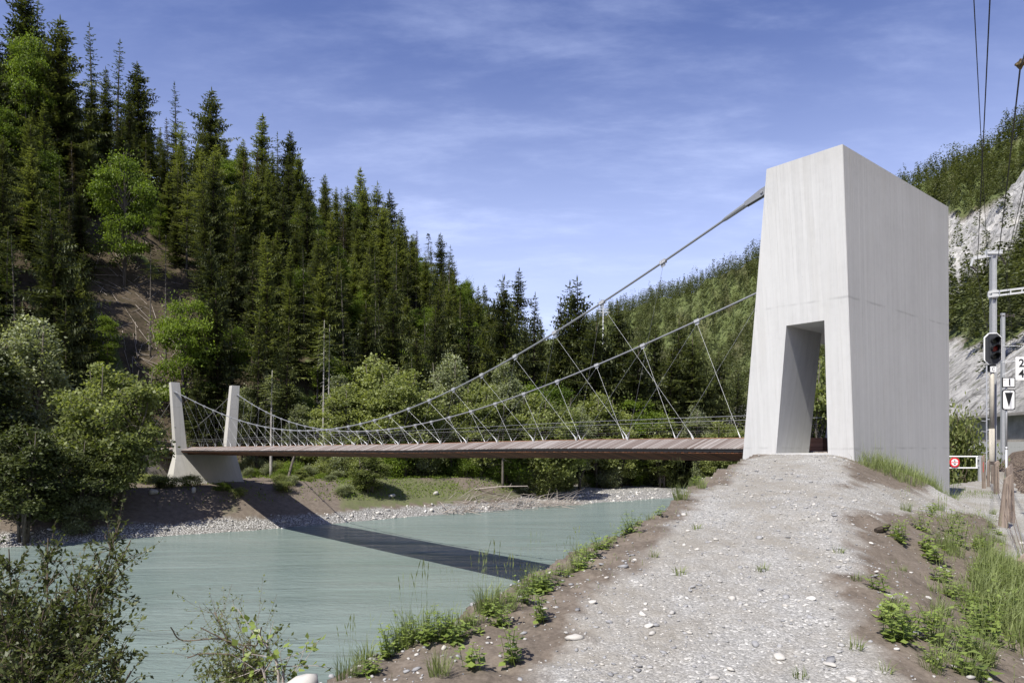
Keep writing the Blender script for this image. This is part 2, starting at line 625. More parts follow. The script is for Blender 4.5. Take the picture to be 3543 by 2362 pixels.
def leaf_mat(name, dark, light, trans=.3, rough=.55, spec=.25, nscale=.25):
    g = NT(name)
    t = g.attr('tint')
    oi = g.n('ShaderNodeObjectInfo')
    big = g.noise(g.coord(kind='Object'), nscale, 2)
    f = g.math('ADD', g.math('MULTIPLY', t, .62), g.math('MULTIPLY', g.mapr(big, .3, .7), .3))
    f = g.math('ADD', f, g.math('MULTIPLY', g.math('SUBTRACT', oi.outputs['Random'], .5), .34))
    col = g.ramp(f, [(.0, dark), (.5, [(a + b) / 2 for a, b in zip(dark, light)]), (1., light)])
    p = g.bsdf(col, rough, spec)
    tr = g.n('ShaderNodeBsdfTranslucent')
    tcol = g.mix(1.0, col, [1.25, 1.3, .6], 'MULTIPLY')
    g.l(tcol, tr.inputs['Color'])
    ms = g.n('ShaderNodeMixShader'); ms.inputs[0].default_value = trans
    g.l(p.outputs[0], ms.inputs[1]); g.l(tr.outputs[0], ms.inputs[2])
    return g.done(ms)


def ground_mat():
    g = NT('ground_cover')
    v = g.coord(kind='Object')
    a_gr, a_peb, a_rock, a_grass, a_duff = (g.attr(k) for k in ('gravel', 'pebble', 'rock', 'grass', 'duff'))
    fine = g.noise(v, 22, 5, .65)
    mid = g.noise(v, 2.2, 6, .6)
    big = g.noise(v, .22, 5, .6)
    # bare soil
    soil = g.ramp(g.math('ADD', g.math('MULTIPLY', fine, .55), g.math('MULTIPLY', mid, .45)),
                  [(.3, (.070, .058, .046)), (.5, (.140, .116, .093)), (.72, (.215, .183, .150))])
    # gravel: small split stones of grey to white in grey sand
    c1 = g.voro(v, 42, 'F1', 'Color'); d1 = g.voro(v, 42, 'F1', 'Distance')
    c2 = g.voro(v, 100, 'F1', 'Color'); c3 = g.voro(v, 13, 'F1', 'Color')
    bw1 = g.n('ShaderNodeSeparateColor'); g.l(c1, bw1.inputs[0])
    bw2 = g.n('ShaderNodeSeparateColor'); g.l(c2, bw2.inputs[0])
    bw3 = g.n('ShaderNodeSeparateColor'); g.l(c3, bw3.inputs[0])
    grv1 = g.ramp(bw1.outputs[0], [(0, (.20, .197, .185)), (.45, (.285, .278, .257)), (.8, (.36, .353, .33)), (1., (.56, .55, .515))])
    grv2 = g.ramp(bw2.outputs[0], [(0, (.19, .185, .172)), (.5, (.27, .265, .247)), (1., (.43, .42, .40))])
    gm = g.mapr(bw1.outputs[1], .45, .55)
    grv = g.mix(gm, grv2, grv1)
    sandm = g.mapr(g.math('ADD', g.math('MULTIPLY', mid, .35), g.math('MULTIPLY', g.noise(g.coord((1.0, .45, 1), rot=(0, 0, .45)), .75, 4, .6, .4), .65)), .42, .58)
    sand = g.ramp(fine, [(.3, (.190, .173, .143)), (.7, (.270, .250, .214))])
    grv = g.mix(g.math('MULTIPLY', sandm, .78), grv, sand)
    # pebble beach
    pc = g.voro(v, 8.5, 'F1', 'Color'); pd = g.voro(v, 8.5, 'F1', 'Distance')
    pb = g.n('ShaderNodeSeparateColor'); g.l(pc, pb.inputs[0])
    peb = g.ramp(pb.outputs[0], [(0, (.33, .327, .31)), (.5, (.54, .535, .51)), (1., (.74, .73, .70))])
    peb = g.mix(g.mapr(pd, .28, .5), peb, [.13, .125, .115])
    # rock and scree
    stre = g.noise(g.coord((.30, .30, .20)), 1.0, 12, .74)
    rk = g.ramp(g.math('ADD', g.math('MULTIPLY', stre, .6), g.math('MULTIPLY', g.noise(g.coord((.9, .9, .25)), 1.0, 8, .75), .4)),
                [(.34, (.11, .108, .10)), (.44, (.27, .265, .25)), (.56, (.47, .46, .435))])
    ck = g.voro(g.coord((.22, .22, .30), rot=(.5, .3, .2)), 1.0, 'DISTANCE_TO_EDGE', 'Distance')
    ck2 = g.voro(g.coord((.7, .7, .9), rot=(.2, .6, .1)), 1.0, 'DISTANCE_TO_EDGE', 'Distance')
    crk = g.math('MAXIMUM', g.mapr(ck, .0, .07, 1, 0), g.math('MULTIPLY', g.mapr(ck2, .0, .09, 1, 0), .7))
    rk = g.mix(g.math('MULTIPLY', crk, g.mapr(g.noise(v, .25, 3), .4, .6)), rk, [.10, .098, .09])
    moss = g.mapr(g.noise(v, .35, 6, .7), .56, .64)
    rk = g.mix(g.math('MULTIPLY', moss, .75), rk, [.075, .088, .038])
    # forest floor
    duff = g.ramp(g.math('ADD', g.math('MULTIPLY', g.noise(v, 1.3, 7, .7), .6), g.math('MULTIPLY', big, .4)),
                  [(.30, (.024, .026, .012)), (.45, (.052, .043, .027)), (.58, (.092, .072, .050)), (.74, (.145, .118, .088))])
    grs = g.ramp(g.math('ADD', g.math('MULTIPLY', g.noise(v, 5, 5, .7), .5), g.math('MULTIPLY', big, .5)),
                 [(.3, (.050, .068, .024)), (.5, (.095, .118, .042)), (.7, (.16, .175, .080))])
    col = soil
    for m, c in ((a_duff, duff), (a_grass, grs), (a_peb, peb), (a_rock, rk), (a_gr, grv)):
        mm = g.mapr(g.math('ADD', m, g.math('MULTIPLY', g.math('SUBTRACT', mid, .5), .5)), .3, .7)
        col = g.mix(mm, col, c)
    h = g.math('ADD', g.math('MULTIPLY', fine, .4), g.math('MULTIPLY', g.math('SUBTRACT', 1.0, d1), g.math('MULTIPLY', a_gr, .5)))
    h = g.math('ADD', h, g.math('MULTIPLY', g.math('MULTIPLY', g.math('SUBTRACT', 1.0, pd), a_peb), 3.0))
    h = g.math('ADD', h, g.math('MULTIPLY', g.math('MULTIPLY', stre, a_rock), 60.0))
    p = g.bsdf(col, .95, .12, 0, h, .7, .03)
    return g.done(p)


def water_mat():
    g = NT('river_water')
    # long ripples drawn out by the current
    w1 = g.noise(g.coord((.30, 1.0, 1), rot=(0, 0, -TH)), 1.5, 5, .6, .6)
    w2 = g.noise(g.coord((.42, 1.0, 1), rot=(0, 0, -TH + .25)), 5.0, 4, .55, .4)
    big = g.noise(g.coord((.3, 1.0, 1), rot=(0, 0, -TH)), .10, 4, .55, 1.0)
    calm = g.mapr(g.noise(g.coord((.25, 1.0, 1), rot=(0, 0, -TH + .2)), .22, 3, .5, 1.2), .35, .68, .25, 1.5)
    h = g.math('MULTIPLY', calm, g.math('ADD', g.math('MULTIPLY', w1, .7), g.math('MULTIPLY', w2, .3)))
    col = g.ramp(big, [(.3, (.136, .178, .161)), (.7, (.183, .225, .206))])
    w3 = g.noise(g.coord((.30, 1.0, 1), rot=(0, 0, -TH + .1)), 5.0, 6, .7, .5)
    sp = g.ramp(w3, [(.50, 0.), (.72, 1.)])
    col = g.mix(g.math('MULTIPLY', sp, .13), col, [.36, .42, .42])  # ripple glints painted into the base colour as pale streaks
    b = g.n('ShaderNodeBump'); b.inputs['Strength'].default_value = .62; b.inputs['Distance'].default_value = .30
    g.l(h, b.inputs['Height'])
    df = g.n('ShaderNodeBsdfDiffuse'); g.l(col, df.inputs['Color']); g.l(b.outputs[0], df.inputs['Normal'])
    gl = g.n('ShaderNodeBsdfGlossy'); gl.inputs['Roughness'].default_value = .08; g.l(b.outputs[0], gl.inputs['Normal'])
    fr = g.n('ShaderNodeFresnel'); fr.inputs['IOR'].default_value = 1.33; g.l(b.outputs[0], fr.inputs['Normal'])
    ms = g.n('ShaderNodeMixShader'); g.l(g.math('MULTIPLY', fr.outputs[0], .58), ms.inputs[0])
    g.l(df.outputs[0], ms.inputs[1]); g.l(gl.outputs[0], ms.inputs[2])
    return g.done(ms)


def wood_mat(name, dark, light, scale=(1, 1, 1), bstr=.3, rough=.8):
    g = NT(name)
    v = g.coord(scale)
    grain = g.noise(v, 1.0, 6, .65, .3)
    f2 = g.noise(g.coord(), 3.5, 4)
    f = g.math('ADD', g.math('MULTIPLY', grain, .65), g.math('MULTIPLY', f2, .35))
    col = g.ramp(f, [(.32, dark), (.68, light)])
    return g.done(g.bsdf(col, rough, .2, 0, grain, bstr, .01))


def plank_mat(name, stops, width=.145, axis='Y', gap=.10, grain=(26, 1.2, 26)):
    """boards laid side by side along one local axis, each with its own tone"""
    g = NT(name)
    tc = g.n('ShaderNodeTexCoord'); sp = g.n('ShaderNodeSeparateXYZ')
    g.l(tc.outputs['Object'], sp.inputs[0])
    u = g.math('DIVIDE', sp.outputs[axis], width)
    cell = g.math('FLOOR', u); fr = g.math('FRACT', u)
    wn_ = g.n('ShaderNodeTexWhiteNoise', noise_dimensions='1D'); g.l(cell, wn_.inputs['W'])
    gr = g.noise(g.coord(grain), 1.0, 4, .6)
    f = g.math('ADD', g.math('MULTIPLY', wn_.outputs['Value'], .68), g.math('MULTIPLY', gr, .32))
    col = g.ramp(f, stops)
    e = g.math('MINIMUM', fr, g.math('SUBTRACT', 1.0, fr))
    gm = g.mapr(e, gap * .35, gap * .6, 1, 0)
    col = g.mix(gm, col, [.012, .010, .008])
    h = g.math('SUBTRACT', g.math('MULTIPLY', gr, .15), gm)
    return g.done(g.bsdf(col, .78, .2, 0, h, .5, .02))


M = {}
M['concrete'] = concrete_mat('board_marked_concrete', (.50, .50, .487))
M['pylon'] = concrete_mat('pylon_concrete', (.46, .45, .415), 5.0)
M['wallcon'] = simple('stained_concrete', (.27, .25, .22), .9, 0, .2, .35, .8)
M['ground'] = ground_mat()
M['water'] = water_mat()
M['deck'] = plank_mat('weathered_larch', [(.12, (.13, .098, .082)), (.42, (.20, .168, .150)), (.72, (.27, .242, .224)), (.95, (.36, .335, .318))])
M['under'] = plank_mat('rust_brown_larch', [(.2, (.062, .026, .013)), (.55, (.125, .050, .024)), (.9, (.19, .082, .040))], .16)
M['parapet'] = plank_mat('red_brown_larch', [(.2, (.25, .13, .075)), (.9, (.36, .20, .125))], .152, 'Z', .06)
M['black'] = simple('black_steel', (.012, .012, .013), .6)
M['galv'] = simple('galvanised_steel', (.52, .53, .54), .48, .55, .5, .1, 8)
M['cable'] = simple('zinc_cable', (.30, .31, .32), .5, .5, .5, .06, 30)
M['galvlight'] = simple('pale_steel', (.60, .61, .60), .55, .25, .5, .10, 5)
M['wire'] = simple('dark_wire', (.02, .02, .022), .6)
M['white'] = simple('white_enamel', (.80, .80, .78), .4, 0, .5, .03)
M['blackp'] = simple('black_paint', (.016, .017, .018), .45)
M['redp'] = simple('red_enamel', (.62, .022, .03), .4, 0, .5, .05)
M['lens'] = simple('dark_lens', (.012, .012, .012), .12)
M['redlens'] = simple('unlit_red_lens', (.22, .015, .012), .15)
M['mastpaint'] = simple('beige_grey_paint', (.44, .41, .34), .7, 0, .3, .2, 4)
M['post'] = wood_mat('weathered_fence_wood', (.14, .108, .085), (.33, .27, .22), (20, 20, 1.6))
M['insul'] = simple('brown_insulator', (.05, .04, .036), .3)
M['bark'] = wood_mat('grey_bark', (.055, .048, .040), (.17, .15, .125), (5, 5, 1.2), .6, .95)
M['barkdark'] = wood_mat('dark_bark', (.028, .022, .017), (.085, .068, .052), (5, 5, 1.2), .6, .95)
M['barkpale'] = wood_mat('pale_bark', (.20, .185, .165), (.42, .40, .37), (3, 3, 2.5), .4, .9)
M['twig'] = wood_mat('twig_bark', (.075, .058, .040), (.18, .145, .105), (40, 40, 10), .2, .9)
M['dead'] = wood_mat('bleached_wood', (.20, .17, .14), (.46, .41, .36), (12, 12, 3), .3, .9)
M['spruce'] = leaf_mat('spruce_needles', (.016, .025, .008), (.150, .170, .056), .24)
M['spruce2'] = leaf_mat('fresh_spruce_needles', (.030, .046, .013), (.25, .275, .085), .36)
M['larch'] = leaf_mat('larch_needles', (.026, .042, .018), (.105, .135, .060), .28)
M['drysp'] = leaf_mat('dry_needles', (.045, .038, .024), (.15, .125, .080), .2)
M['beech'] = leaf_mat('beech_leaves', (.050, .085, .012), (.23, .31, .045), .45)
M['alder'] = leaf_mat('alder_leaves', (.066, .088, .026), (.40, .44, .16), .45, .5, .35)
M['willow'] = leaf_mat('willow_leaves', (.10, .122, .064), (.38, .41, .235), .42, .5, .4)
M['farpine'] = leaf_mat('far_pine_needles', (.044, .056, .024), (.24, .26, .115), .28)
M['shrub'] = leaf_mat('shrub_leaves', (.026, .038, .011), (.225, .255, .078), .36, .45, .4)
M['shadeleaf'] = leaf_mat('shaded_alder_leaves', (.024, .036, .011), (.15, .175, .058), .32, .5, .35)  # darker copy of the alder leaves, bank shade put into the colour
M['weed'] = leaf_mat('weed_leaves', (.10, .15, .026), (.34, .42, .11), .35, .45, .4)
M['grass'] = leaf_mat('grass_blades', (.066, .098, .024), (.29, .335, .13), .3, .5, .35)
M['drygrass'] = leaf_mat('dry_stems', (.10, .085, .05), (.27, .235, .15), .2)


def stone_mat():
    g = NT('river_stone')
    t = g.attr('tint')
    oi = g.n('ShaderNodeObjectInfo')
    n = g.noise(g.coord(), 14, 4)
    f = g.math('ADD', g.math('MULTIPLY', t, .9), g.math('MULTIPLY', g.math('SUBTRACT', n, .5), .3))
    col = g.ramp(f, [(0, (.17, .17, .175)), (.3, (.30, .30, .30)), (.55, (.42, .40, .36)), (.75, (.50, .48, .44)), (.9, (.62, .61, .58)), (1., (.74, .73, .70))])
    return g.done(g.bsdf(col, .75, .3, 0, n, .3, .01))


M['stone'] = stone_mat()

# ------------------------------------------------------------------ terrain
def build_ground():
    rr = [0.7]
    while rr[-1] < 1500:
        k = 1.011 if rr[-1] < 40 else (1.012 if rr[-1] < 320 else 1.03)
        rr.append(rr[-1] * k)
    rr = np.array(rr)
    fine = np.arange(-44, 44.01, .22)
    coarse = np.arange(44, 316.1, 4)[1:-1]
    az = np.radians(np.concatenate([fine, coarse]))
    nr, na = len(rr), len(az)
    Rg, Ag = np.meshgrid(rr, az, indexing='ij')
    X = Rg * np.sin(Ag); Y = Rg * np.cos(Ag)
    X = X.ravel(); Y = Y.ravel()
    X = np.append(X, 0); Y = np.append(Y, 0)
    z, q = ground_full(X, Y)
    R0 = np.hypot(X, Y)
    land_near = (q['dc'] > -6) & ~q['m_on']
    # lumps of soil, small enough to be seen only close by
    lump = fbm(X * 3.1, Y * 3.1, 81, 5) * .16 * (1 - q['gravel'] * .75) + fbm(X * 9, Y * 9, 83, 3) * .035
    z = z + np.where(land_near, lump * (1 - sstep(25, 45, R0)), 0)
    n1 = fbm(X * .12, Y * .12, 85) * 2; n2 = fbm(X * .5, Y * .5, 87) * 2
    plaza = (q['dc'] > 0) & (z < -1.0) & (q['shoulder'] < .12) & (Y > 8) & (Y < 47) & (X > 6)
    pl = np.interp(Y, [0, 9, 14, 19, 25, 33, 40, 60], [4.5, 7.6, 9.8, 12.4, 15.3, 20.6, 25.4, 38])
    pr = np.interp(Y, [0, 9, 14, 19, 25, 33, 40, 60], [8, 11, 13.5, 16.5, 20.5, 24.0, 27.2, 39.5])
    pz = (1 - sstep(-.2, .5, np.abs(X - (pl + pr) / 2) - (pr - pl) / 2 + n2 * .7)) * (q['dc'] > 0) * (q['gravel'] < .5) * (z < -.8) * (Y < 62) * (Y > 5)
    pebble = np.where((q['d'] > -6) & (z < -4.0), 1.0 - sstep(-1.2, 1.0, q['d'] - q['bw'] - n2 * .7), 0.0)
    pebble = np.maximum(pebble, (q['dc'] < -1.0) * (z < -3.4) * 1.0 * (q['s'] < 30))
    rock = rock_mask(X, Y, q['q'], q['mh'])
    flat = (q['d'] > q['bw']) & (q['t'] <= 0)
    duff = np.where((q['t'] > 0) & (q['s'] > 60), 1.0, 0.0)
    duff = np.maximum(duff, np.where(q['m_on'] & (q['mh'] > .5), 1.0 - rock, 0))
    grass = np.where(flat & (q['s'] > 55), sstep(.05, .9, n1 * 1.0 + n2 * .6 + sstep(5, 18, q['r']) * .9 - .12) * .58, 0)
    grass = np.maximum(grass, np.where((q['s'] > 60) & (q['t'] > 0) & (q['t'] < .9), sstep(.22, .5, n1 + n2 * .6) * .8, 0))
    back = (~q['m_on']) & (q['dc'] > 0) & (Y > 30) & (q['s'] < 20)
    grass = np.maximum(grass, np.where(back, 1.0 - pz, 0))
    mm = q['m_on'] & (q['mh'] > 2)
    grass = np.maximum(grass, np.where(mm, (1 - rock) * (.45 + .5 * sstep(-.5, .5, n1)), 0))
    gravel = np.maximum(q['gravel'], pz)
    # railway ballast shoulder stays brown soil
    V = np.stack([X, Y, z], 1)
    i, j = np.meshgrid(np.arange(nr - 1), np.arange(na), indexing='ij')
    j2 = (j + 1) % na
    F = np.stack([i * na + j, i * na + j2, (i + 1) * na + j2, (i + 1) * na + j], -1).reshape(-1, 4)[:, ::-1]
    jj = np.arange(na)
    fan = np.stack([np.full(na, nr * na), jj, (jj + 1) % na, (jj + 1) % na], 1)
    fc = F.mean(1).astype(int)
    fX = X[F].mean(1); fY = Y[F].mean(1)

    def favg(a): return a[F].mean(1)
    fm = favg(q['m_on'].astype(float)) > .5
    fhill = (favg(q['t']) > 0) & (favg(q['s']) > 60) & ~fm
    fbank = (favg(q['d']) > -40) & (favg(q['s']) > 30) & ~fhill & ~fm & (fX < 60 + 0 * fX)
    fpath = (favg(q['gravel']) > .5) & ~fm
    fpl = (favg(pz) > .5) & ~fm & ~fpath
    cat = np.zeros(len(F), int)
    cat[fbank] = 2; cat[fhill] = 3; cat[fm] = 4; cat[fpath] = 1; cat[fpl] = 5
    attrs = dict(gravel=gravel, pebble=pebble, rock=rock, grass=grass, duff=duff)
    for c, nm in enumerate(('ground', 'gravel_path', 'riverbank', 'hillside', 'mountain', 'gravel_yard')):
        Fs = F[cat == c]
        if not len(Fs): continue
        used, inv = np.unique(Fs, return_inverse=True)
        me = mesh_np(nm, V[used], inv.reshape(-1, 4), True)
        for k, a in attrs.items():
            set_attr(me, k, a[used], 'POINT')
        structure(nm, me, M['ground'])
    # small cap under the tripod closes the sheet
    used = np.append(np.arange(na), nr * na)
    idx = {int(u): k for k, u in enumerate(used)}
    tri = np.array([[idx[int(v)] for v in f[:3]] for f in fan])[:, ::-1]
    me = mesh_np('ground', V[used], tri, True)
    for k, a in attrs.items():
        set_attr(me, k, a[used], 'POINT')
    structure('ground', me, M['ground'])


build_ground()
wm = mesh_np('river', np.array([(-700, -60, -8), (700, -60, -8), (700, 700, -8), (-700, 700, -8)], float), np.array([[0, 1, 2, 3]]))
structure('river', wm, M['water'])

# ------------------------------------------------------------------ the suspension bridge (local frame: x = across, y = along, z up)
bridge = thing('suspension_bridge', 'slender suspension footbridge of grey timber planks, steel cables and concrete towers across the river', 'bridge', (O2[0], O2[1], 0), math.atan2(B2[1], B2[0]))
bridge.name = 'suspension_bridge'


def boolean_cut(base, cutters):
    bo = bpy.data.objects.new('block', base); COL.objects.link(bo)
    cs = []
    for c in cutters:
        co = bpy.data.objects.new('cutter', c); COL.objects.link(co); cs.append(co)
        md = bo.modifiers.new('cut', 'BOOLEAN'); md.operation = 'DIFFERENCE'; md.object = co; md.solver = 'EXACT'
    dg = bpy.context.evaluated_depsgraph_get(); dg.update()
    me = bpy.data.meshes.new_from_object(bo.evaluated_get(dg))
    for o in cs + [bo]: bpy.data.objects.remove(o)
    return me


def tower_corner(z):
    k = 8.6 - z
    return dict(r0=-4.055 + .0415 * k, r1=4.10 - .0415 * k, s0=-3.40 - .017 * k, s1=-1.04 + .1182 * k)


def build_tower():
    m = MB()
    vs = []
    for z in (-3.4, 8.6):
        c = tower_corner(z)
        vs += [(c['r0'], c['s0'], z), (c['r1'], c['s0'], z), (c['r1'], c['s1'], z), (c['r0'], c['s1'], z)]
    m.add(vs, [(3, 2, 1, 0), (4, 5, 6, 7), (0, 1, 5, 4), (1, 2, 6, 5), (2, 3, 7, 6), (3, 0, 4, 7)])
    base = m.mesh('gate_tower', bevel=.012)
    c1 = MB()                                                        # passage through the front leg
    prof = [(-2.80, -.2), (-1.16, -.2), (-1.588, 3.70), (-2.77, 3.70)]
    c1.extrude(prof, lambda s, z: (-6, s, z), lambda s, z: (0.2, s, z))
    c2 = MB()                                                        # hall open towards the deck
    prof2 = [(-1.63, -.2), (1.75, -.2), (1.75, 3.70), (-1.63, 3.70)]
    c2.extrude(prof2, lambda r, z: (r, -2.785 - .0077 * (0 - z) * 0, z), lambda r, z: (r, 4.0, z))
    me = boolean_cut(base, [c1.mesh('cut'), c2.mesh('cut')])
    me.materials.clear()
    t = obj('gate_tower', me, M['concrete'], bridge)
    t['label'] = 'massive tapering concrete gate tower with narrow doorway'
    return t


build_tower()


def deck_z(s):
    return float(np.interp(s, [-4, 8, 12, 23, 40, 55, 70, 92], [.30, .30, .285, .16, .08, .0, -.03, -.19]))


S0, S1 = 0.10, 92.0
PYL = 69.7


def build_far_pylon():
    def thick(z):                                                   # front and back face along the bridge
        if z < -.85: return PYL - .62 - .24 * (-.85 - z), PYL + .62 + .24 * (-.85 - z)
        return PYL - .62 + .022 * (z + .85), PYL + .62 - .022 * (z + .85)
    # foot: a wall block widening to the ground
    m = MB()
    vs = []
    for z, hw in ((-4.9, 3.98), (-.85, 3.18)):
        a, b = thick(z)
        vs += [(-hw, a, z), (hw, a, z), (hw, b, z), (-hw, b, z)]
    m.add(vs, [(3, 2, 1, 0), (4, 5, 6, 7), (0, 1, 5, 4), (1, 2, 6, 5), (2, 3, 7, 6), (3, 0, 4, 7)])
    m.build('pylon_foot', M['pylon'], bridge, bevel=.012)['label'] = 'broad concrete foot wall of the far pylon, crossed by the deck shadow'
    for sg in (-1, 1):
        m = MB(); vs = []
        for z, ro, ri in ((-.85, 3.18, 2.02), (7.0, 3.66, 2.78)):
            a, b = thick(z)
            x0, x1 = (sg * ro, sg * ri) if sg < 0 else (sg * ri, sg * ro)
            vs += [(x0, a, z), (x1, a, z), (x1, b, z), (x0, b, z)]
        m.add(vs, [(3, 2, 1, 0), (4, 5, 6, 7), (0, 1, 5, 4), (1, 2, 6, 5), (2, 3, 7, 6), (3, 0, 4, 7)])
        leg = m.build('pylon_leg', M['pylon'], bridge, bevel=.012)
        leg['label'] = 'left leg of the far concrete pylon' if sg < 0 else 'right leg of the far concrete pylon'


build_far_pylon()

# deck: two sloping plank wings, dark edge gap, rust underside, sunk walkway between low plank parapets
DS = np.concatenate([np.arange(S0, S1, 1.5), [S1]])


def strip(name, prof, mat, s_list=DS, closed=True, label=None):
    """sweep a cross profile (r, dz) along the deck"""
    n = len(prof); V = []; F = []
    for s in s_list:
        z0 = deck_z(s)
        V += [(r, s, z0 + dz) for r, dz in prof]
    for i in range(len(s_list) - 1):
        for k in range(n if closed else n - 1):
            k2 = (k + 1) % n
            F.append((i * n + k, i * n + k2, (i + 1) * n + k2, (i + 1) * n + k))
    mb = MB(); mb.add(V, F)
    if closed:
        mb.f.append(tuple(range(n))); mb.f.append(tuple(range((len(s_list) - 1) * n, len(s_list) * n))[::-1])
    o = mb.build(name, mat, bridge)
    if label: o['label'] = label
    return o


for sg in (-1, 1):
    strip('deck_wing', [(sg * 1.60, 0), (sg * 2.72, -.345), (sg * 2.72, -.375), (sg * 1.60, -.05)], M['deck'])
    strip('edge_beam', [(sg * 2.685, -.378), (sg * 2.685, -.475), (sg * 1.62, -.475), (sg * 1.62, -.10)], M['black'])
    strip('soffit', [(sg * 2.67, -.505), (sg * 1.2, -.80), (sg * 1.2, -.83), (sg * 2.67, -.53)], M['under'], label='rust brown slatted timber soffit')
    PS = np.concatenate([[-.2], DS])
    strip('parapet', [(sg * 1.26, -.46), (sg * 1.26, .03), (sg * 1.585, .03), (sg * 1.585, -.46)], M['parapet'], PS)
strip('walkway', [(-1.25, -.46), (1.25, -.46), (1.25, -.50), (-1.25, -.50)], M['deck'], np.concatenate([[-2.7], DS]))
mb_ = MB()
for s in np.arange(S0 + .1, S1, .30):                               # spacers in the dark gap under the edge: daylight shows between
    z0 = deck_z(s)
    for sg in (-1, 1):
        mb_.box(min(sg * 2.45, sg * 2.672), max(sg * 2.45, sg * 2.672), s, s + .21, z0 - .506, z0 - .474)
so = mb_.build('gap_spacer', M['black'], bridge); so['kind'] = 'stuff'
strip('cross_girder', [(-1.15, -.52), (1.15, -.52), (1.15, -.735), (-1.15, -.79)], M['black'])

NODES = [3.4, 6.65, 9.65, 12.55, 15.35, 18.0, 20.5, 22.85, 25.1, 27.15, 29.1, 30.9, 32.65, 34.3, 35.9, 37.5, 39.1, 40.75,
         42.4, 44.1, 45.9, 47.75, 49.7, 51.7, 53.8, 56.0, 58.3, 60.7, 63.2, 66.0]
CZ = np.polyfit([-.9, 3.3, 6.6, 9.6, 12.5, 15.3, 18, 20.4, 22.8, 26, 30, 34.5, 38, 42.4, 46.3, 50.7, 55.5, 61, 64, 67.6, 69.0],
                [8.08, 6.68, 5.78, 4.95, 4.24, 3.63, 3.12, 2.68, 2.28, 1.83, 1.42, 1.16, 1.15, 1.34, 1.72, 2.28, 3.03, 4.1, 4.75, 5.62, 5.95], 4)


def cab(s, sg):
    if s > PYL:
        t = (s - PYL) / (91.0 - PYL)
        return Vector((sg * (2.95 - .95 * t), s, 6.0 * (1 - t) + .35 * t - 1.1 * t * (1 - t)))
    return Vector((sg * (2.02 + .00127 * (s - 37) ** 2), s, float(np.polyval(CZ, s))))


BNODES = [72.5, 75.2, 77.8, 80.3, 82.7, 85.0, 87.2]
hang_list = []
for sg in (-1, 1):
    m = MB()
    ss = [-.92] + NODES + [69.1]
    m.tube([cab(s, sg) for s in np.linspace(-.85, 69.08, 120)], .043, 8)
    mc = m.build('main_cable', M['cable'], bridge, smooth=True)
    mc['label'] = 'main cable on the near side of the deck' if sg < 0 else 'main cable on the far side of the deck'
    # fork sockets at both ends
    for sa, sb in ((-.98, .75), (69.25, 68.35)):
        m = MB()
        p0, p1 = cab(sa, sg), cab(sb, sg)
        d = (p1 - p0)
        m.tube([p0 + d * .45, p0 + d * .55, p0 + d * .92, p1], [.082, .082, .066, .045], 10)
        side = Vector((1, 0, 0))
        up = d.cross(side).normalized()
        for q in (-1, 1):
            off = side * q * .065
            poly = [p0 + off - up * .105 - d * .02, p0 + off + up * .105 - d * .02, p0 + off + up * .12 + d * .12, p0 + off + up * .07 + d * .47, p0 + off - up * .07 + d * .47, p0 + off - up * .12 + d * .12]
            m.add([v - side * .02 for v in poly] + [v + side * .02 for v in poly],
                  [tuple(range(6)), tuple(range(6, 12))[::-1]] + [(k, (k + 1) % 6, 6 + (k + 1) % 6, 6 + k) for k in range(6)])
        m.tube([p0 + d * .1 - side * .12, p0 + d * .1 + side * .12], .045, 8)
        m.beam(p0 - d * .12, p0 + d * .16, .05, .18, up)
        m.build('cable_socket', M['cable'], mc)
    for s in NODES:
        p = cab(s, sg); t = (cab(s + .1, sg) - cab(s - .1, sg)).normalized()
        m = MB()
        m.beam(p - t * .13, p + t * .13, .12, .12)
        for q in (-.09, 0, .09):
            m.beam(p + t * (q - .018), p + t * (q + .018), .15, .14)
        m.beam(p - t * .10 - Vector((0, 0, .11)), p + t * .10 - Vector((0, 0, .11)), .03, .12)
        m.build('cable_clamp', M['galv'], mc)
    feet = [Vector((sg * 1.60, s, deck_z(s) + .03)) for s in NODES]
    tops = [cab(s, sg) - Vector((0, 0, .12)) for s in NODES]
    for i in range(len(NODES)):
        for j in (i - 1, i + 1):
            if j < 0:
                hang_list.append((Vector((sg * 3.35, .35, 6.9)) if False else None, feet[i], i, sg, 0)); continue
            if j >= len(NODES):
                hang_list.append((Vector((sg * 2.75, 69.1, 5.55)), feet[i], i, sg, 1)); continue
            hang_list.append((tops[j], feet[i], i, sg, j - i))
    for s, j in zip(BNODES, range(9)):
        hang_list.append((cab(s, sg), Vector((sg * 1.6, s + (.9 if j % 2 else -.9), deck_z(s) + .03)), 99, sg, 1))
    m = MB()
    m.tube([cab(s, sg) for s in np.linspace(PYL + .3, 91, 20)], .042, 6)
    m.build('back_stay', M['cable'], bridge, smooth=True)
hang_list = [h for h in hang_list if h[0] is not None]


def hanger_shape(m, top, foot, thick=.005):
    d = (foot - top).normalized()
    m.tube([top, foot - d * .22], thick, 6)
    m.tube([foot - d * .42, foot - d * .16], [.010, .026], 6)
    for q in (-1, 1):
        m.beam(foot - d * .17, foot + Vector((q * .03, 0, -.06)), .022, .05)
    m.ball(top + (foot - top) * .52, .02, 5, 3)


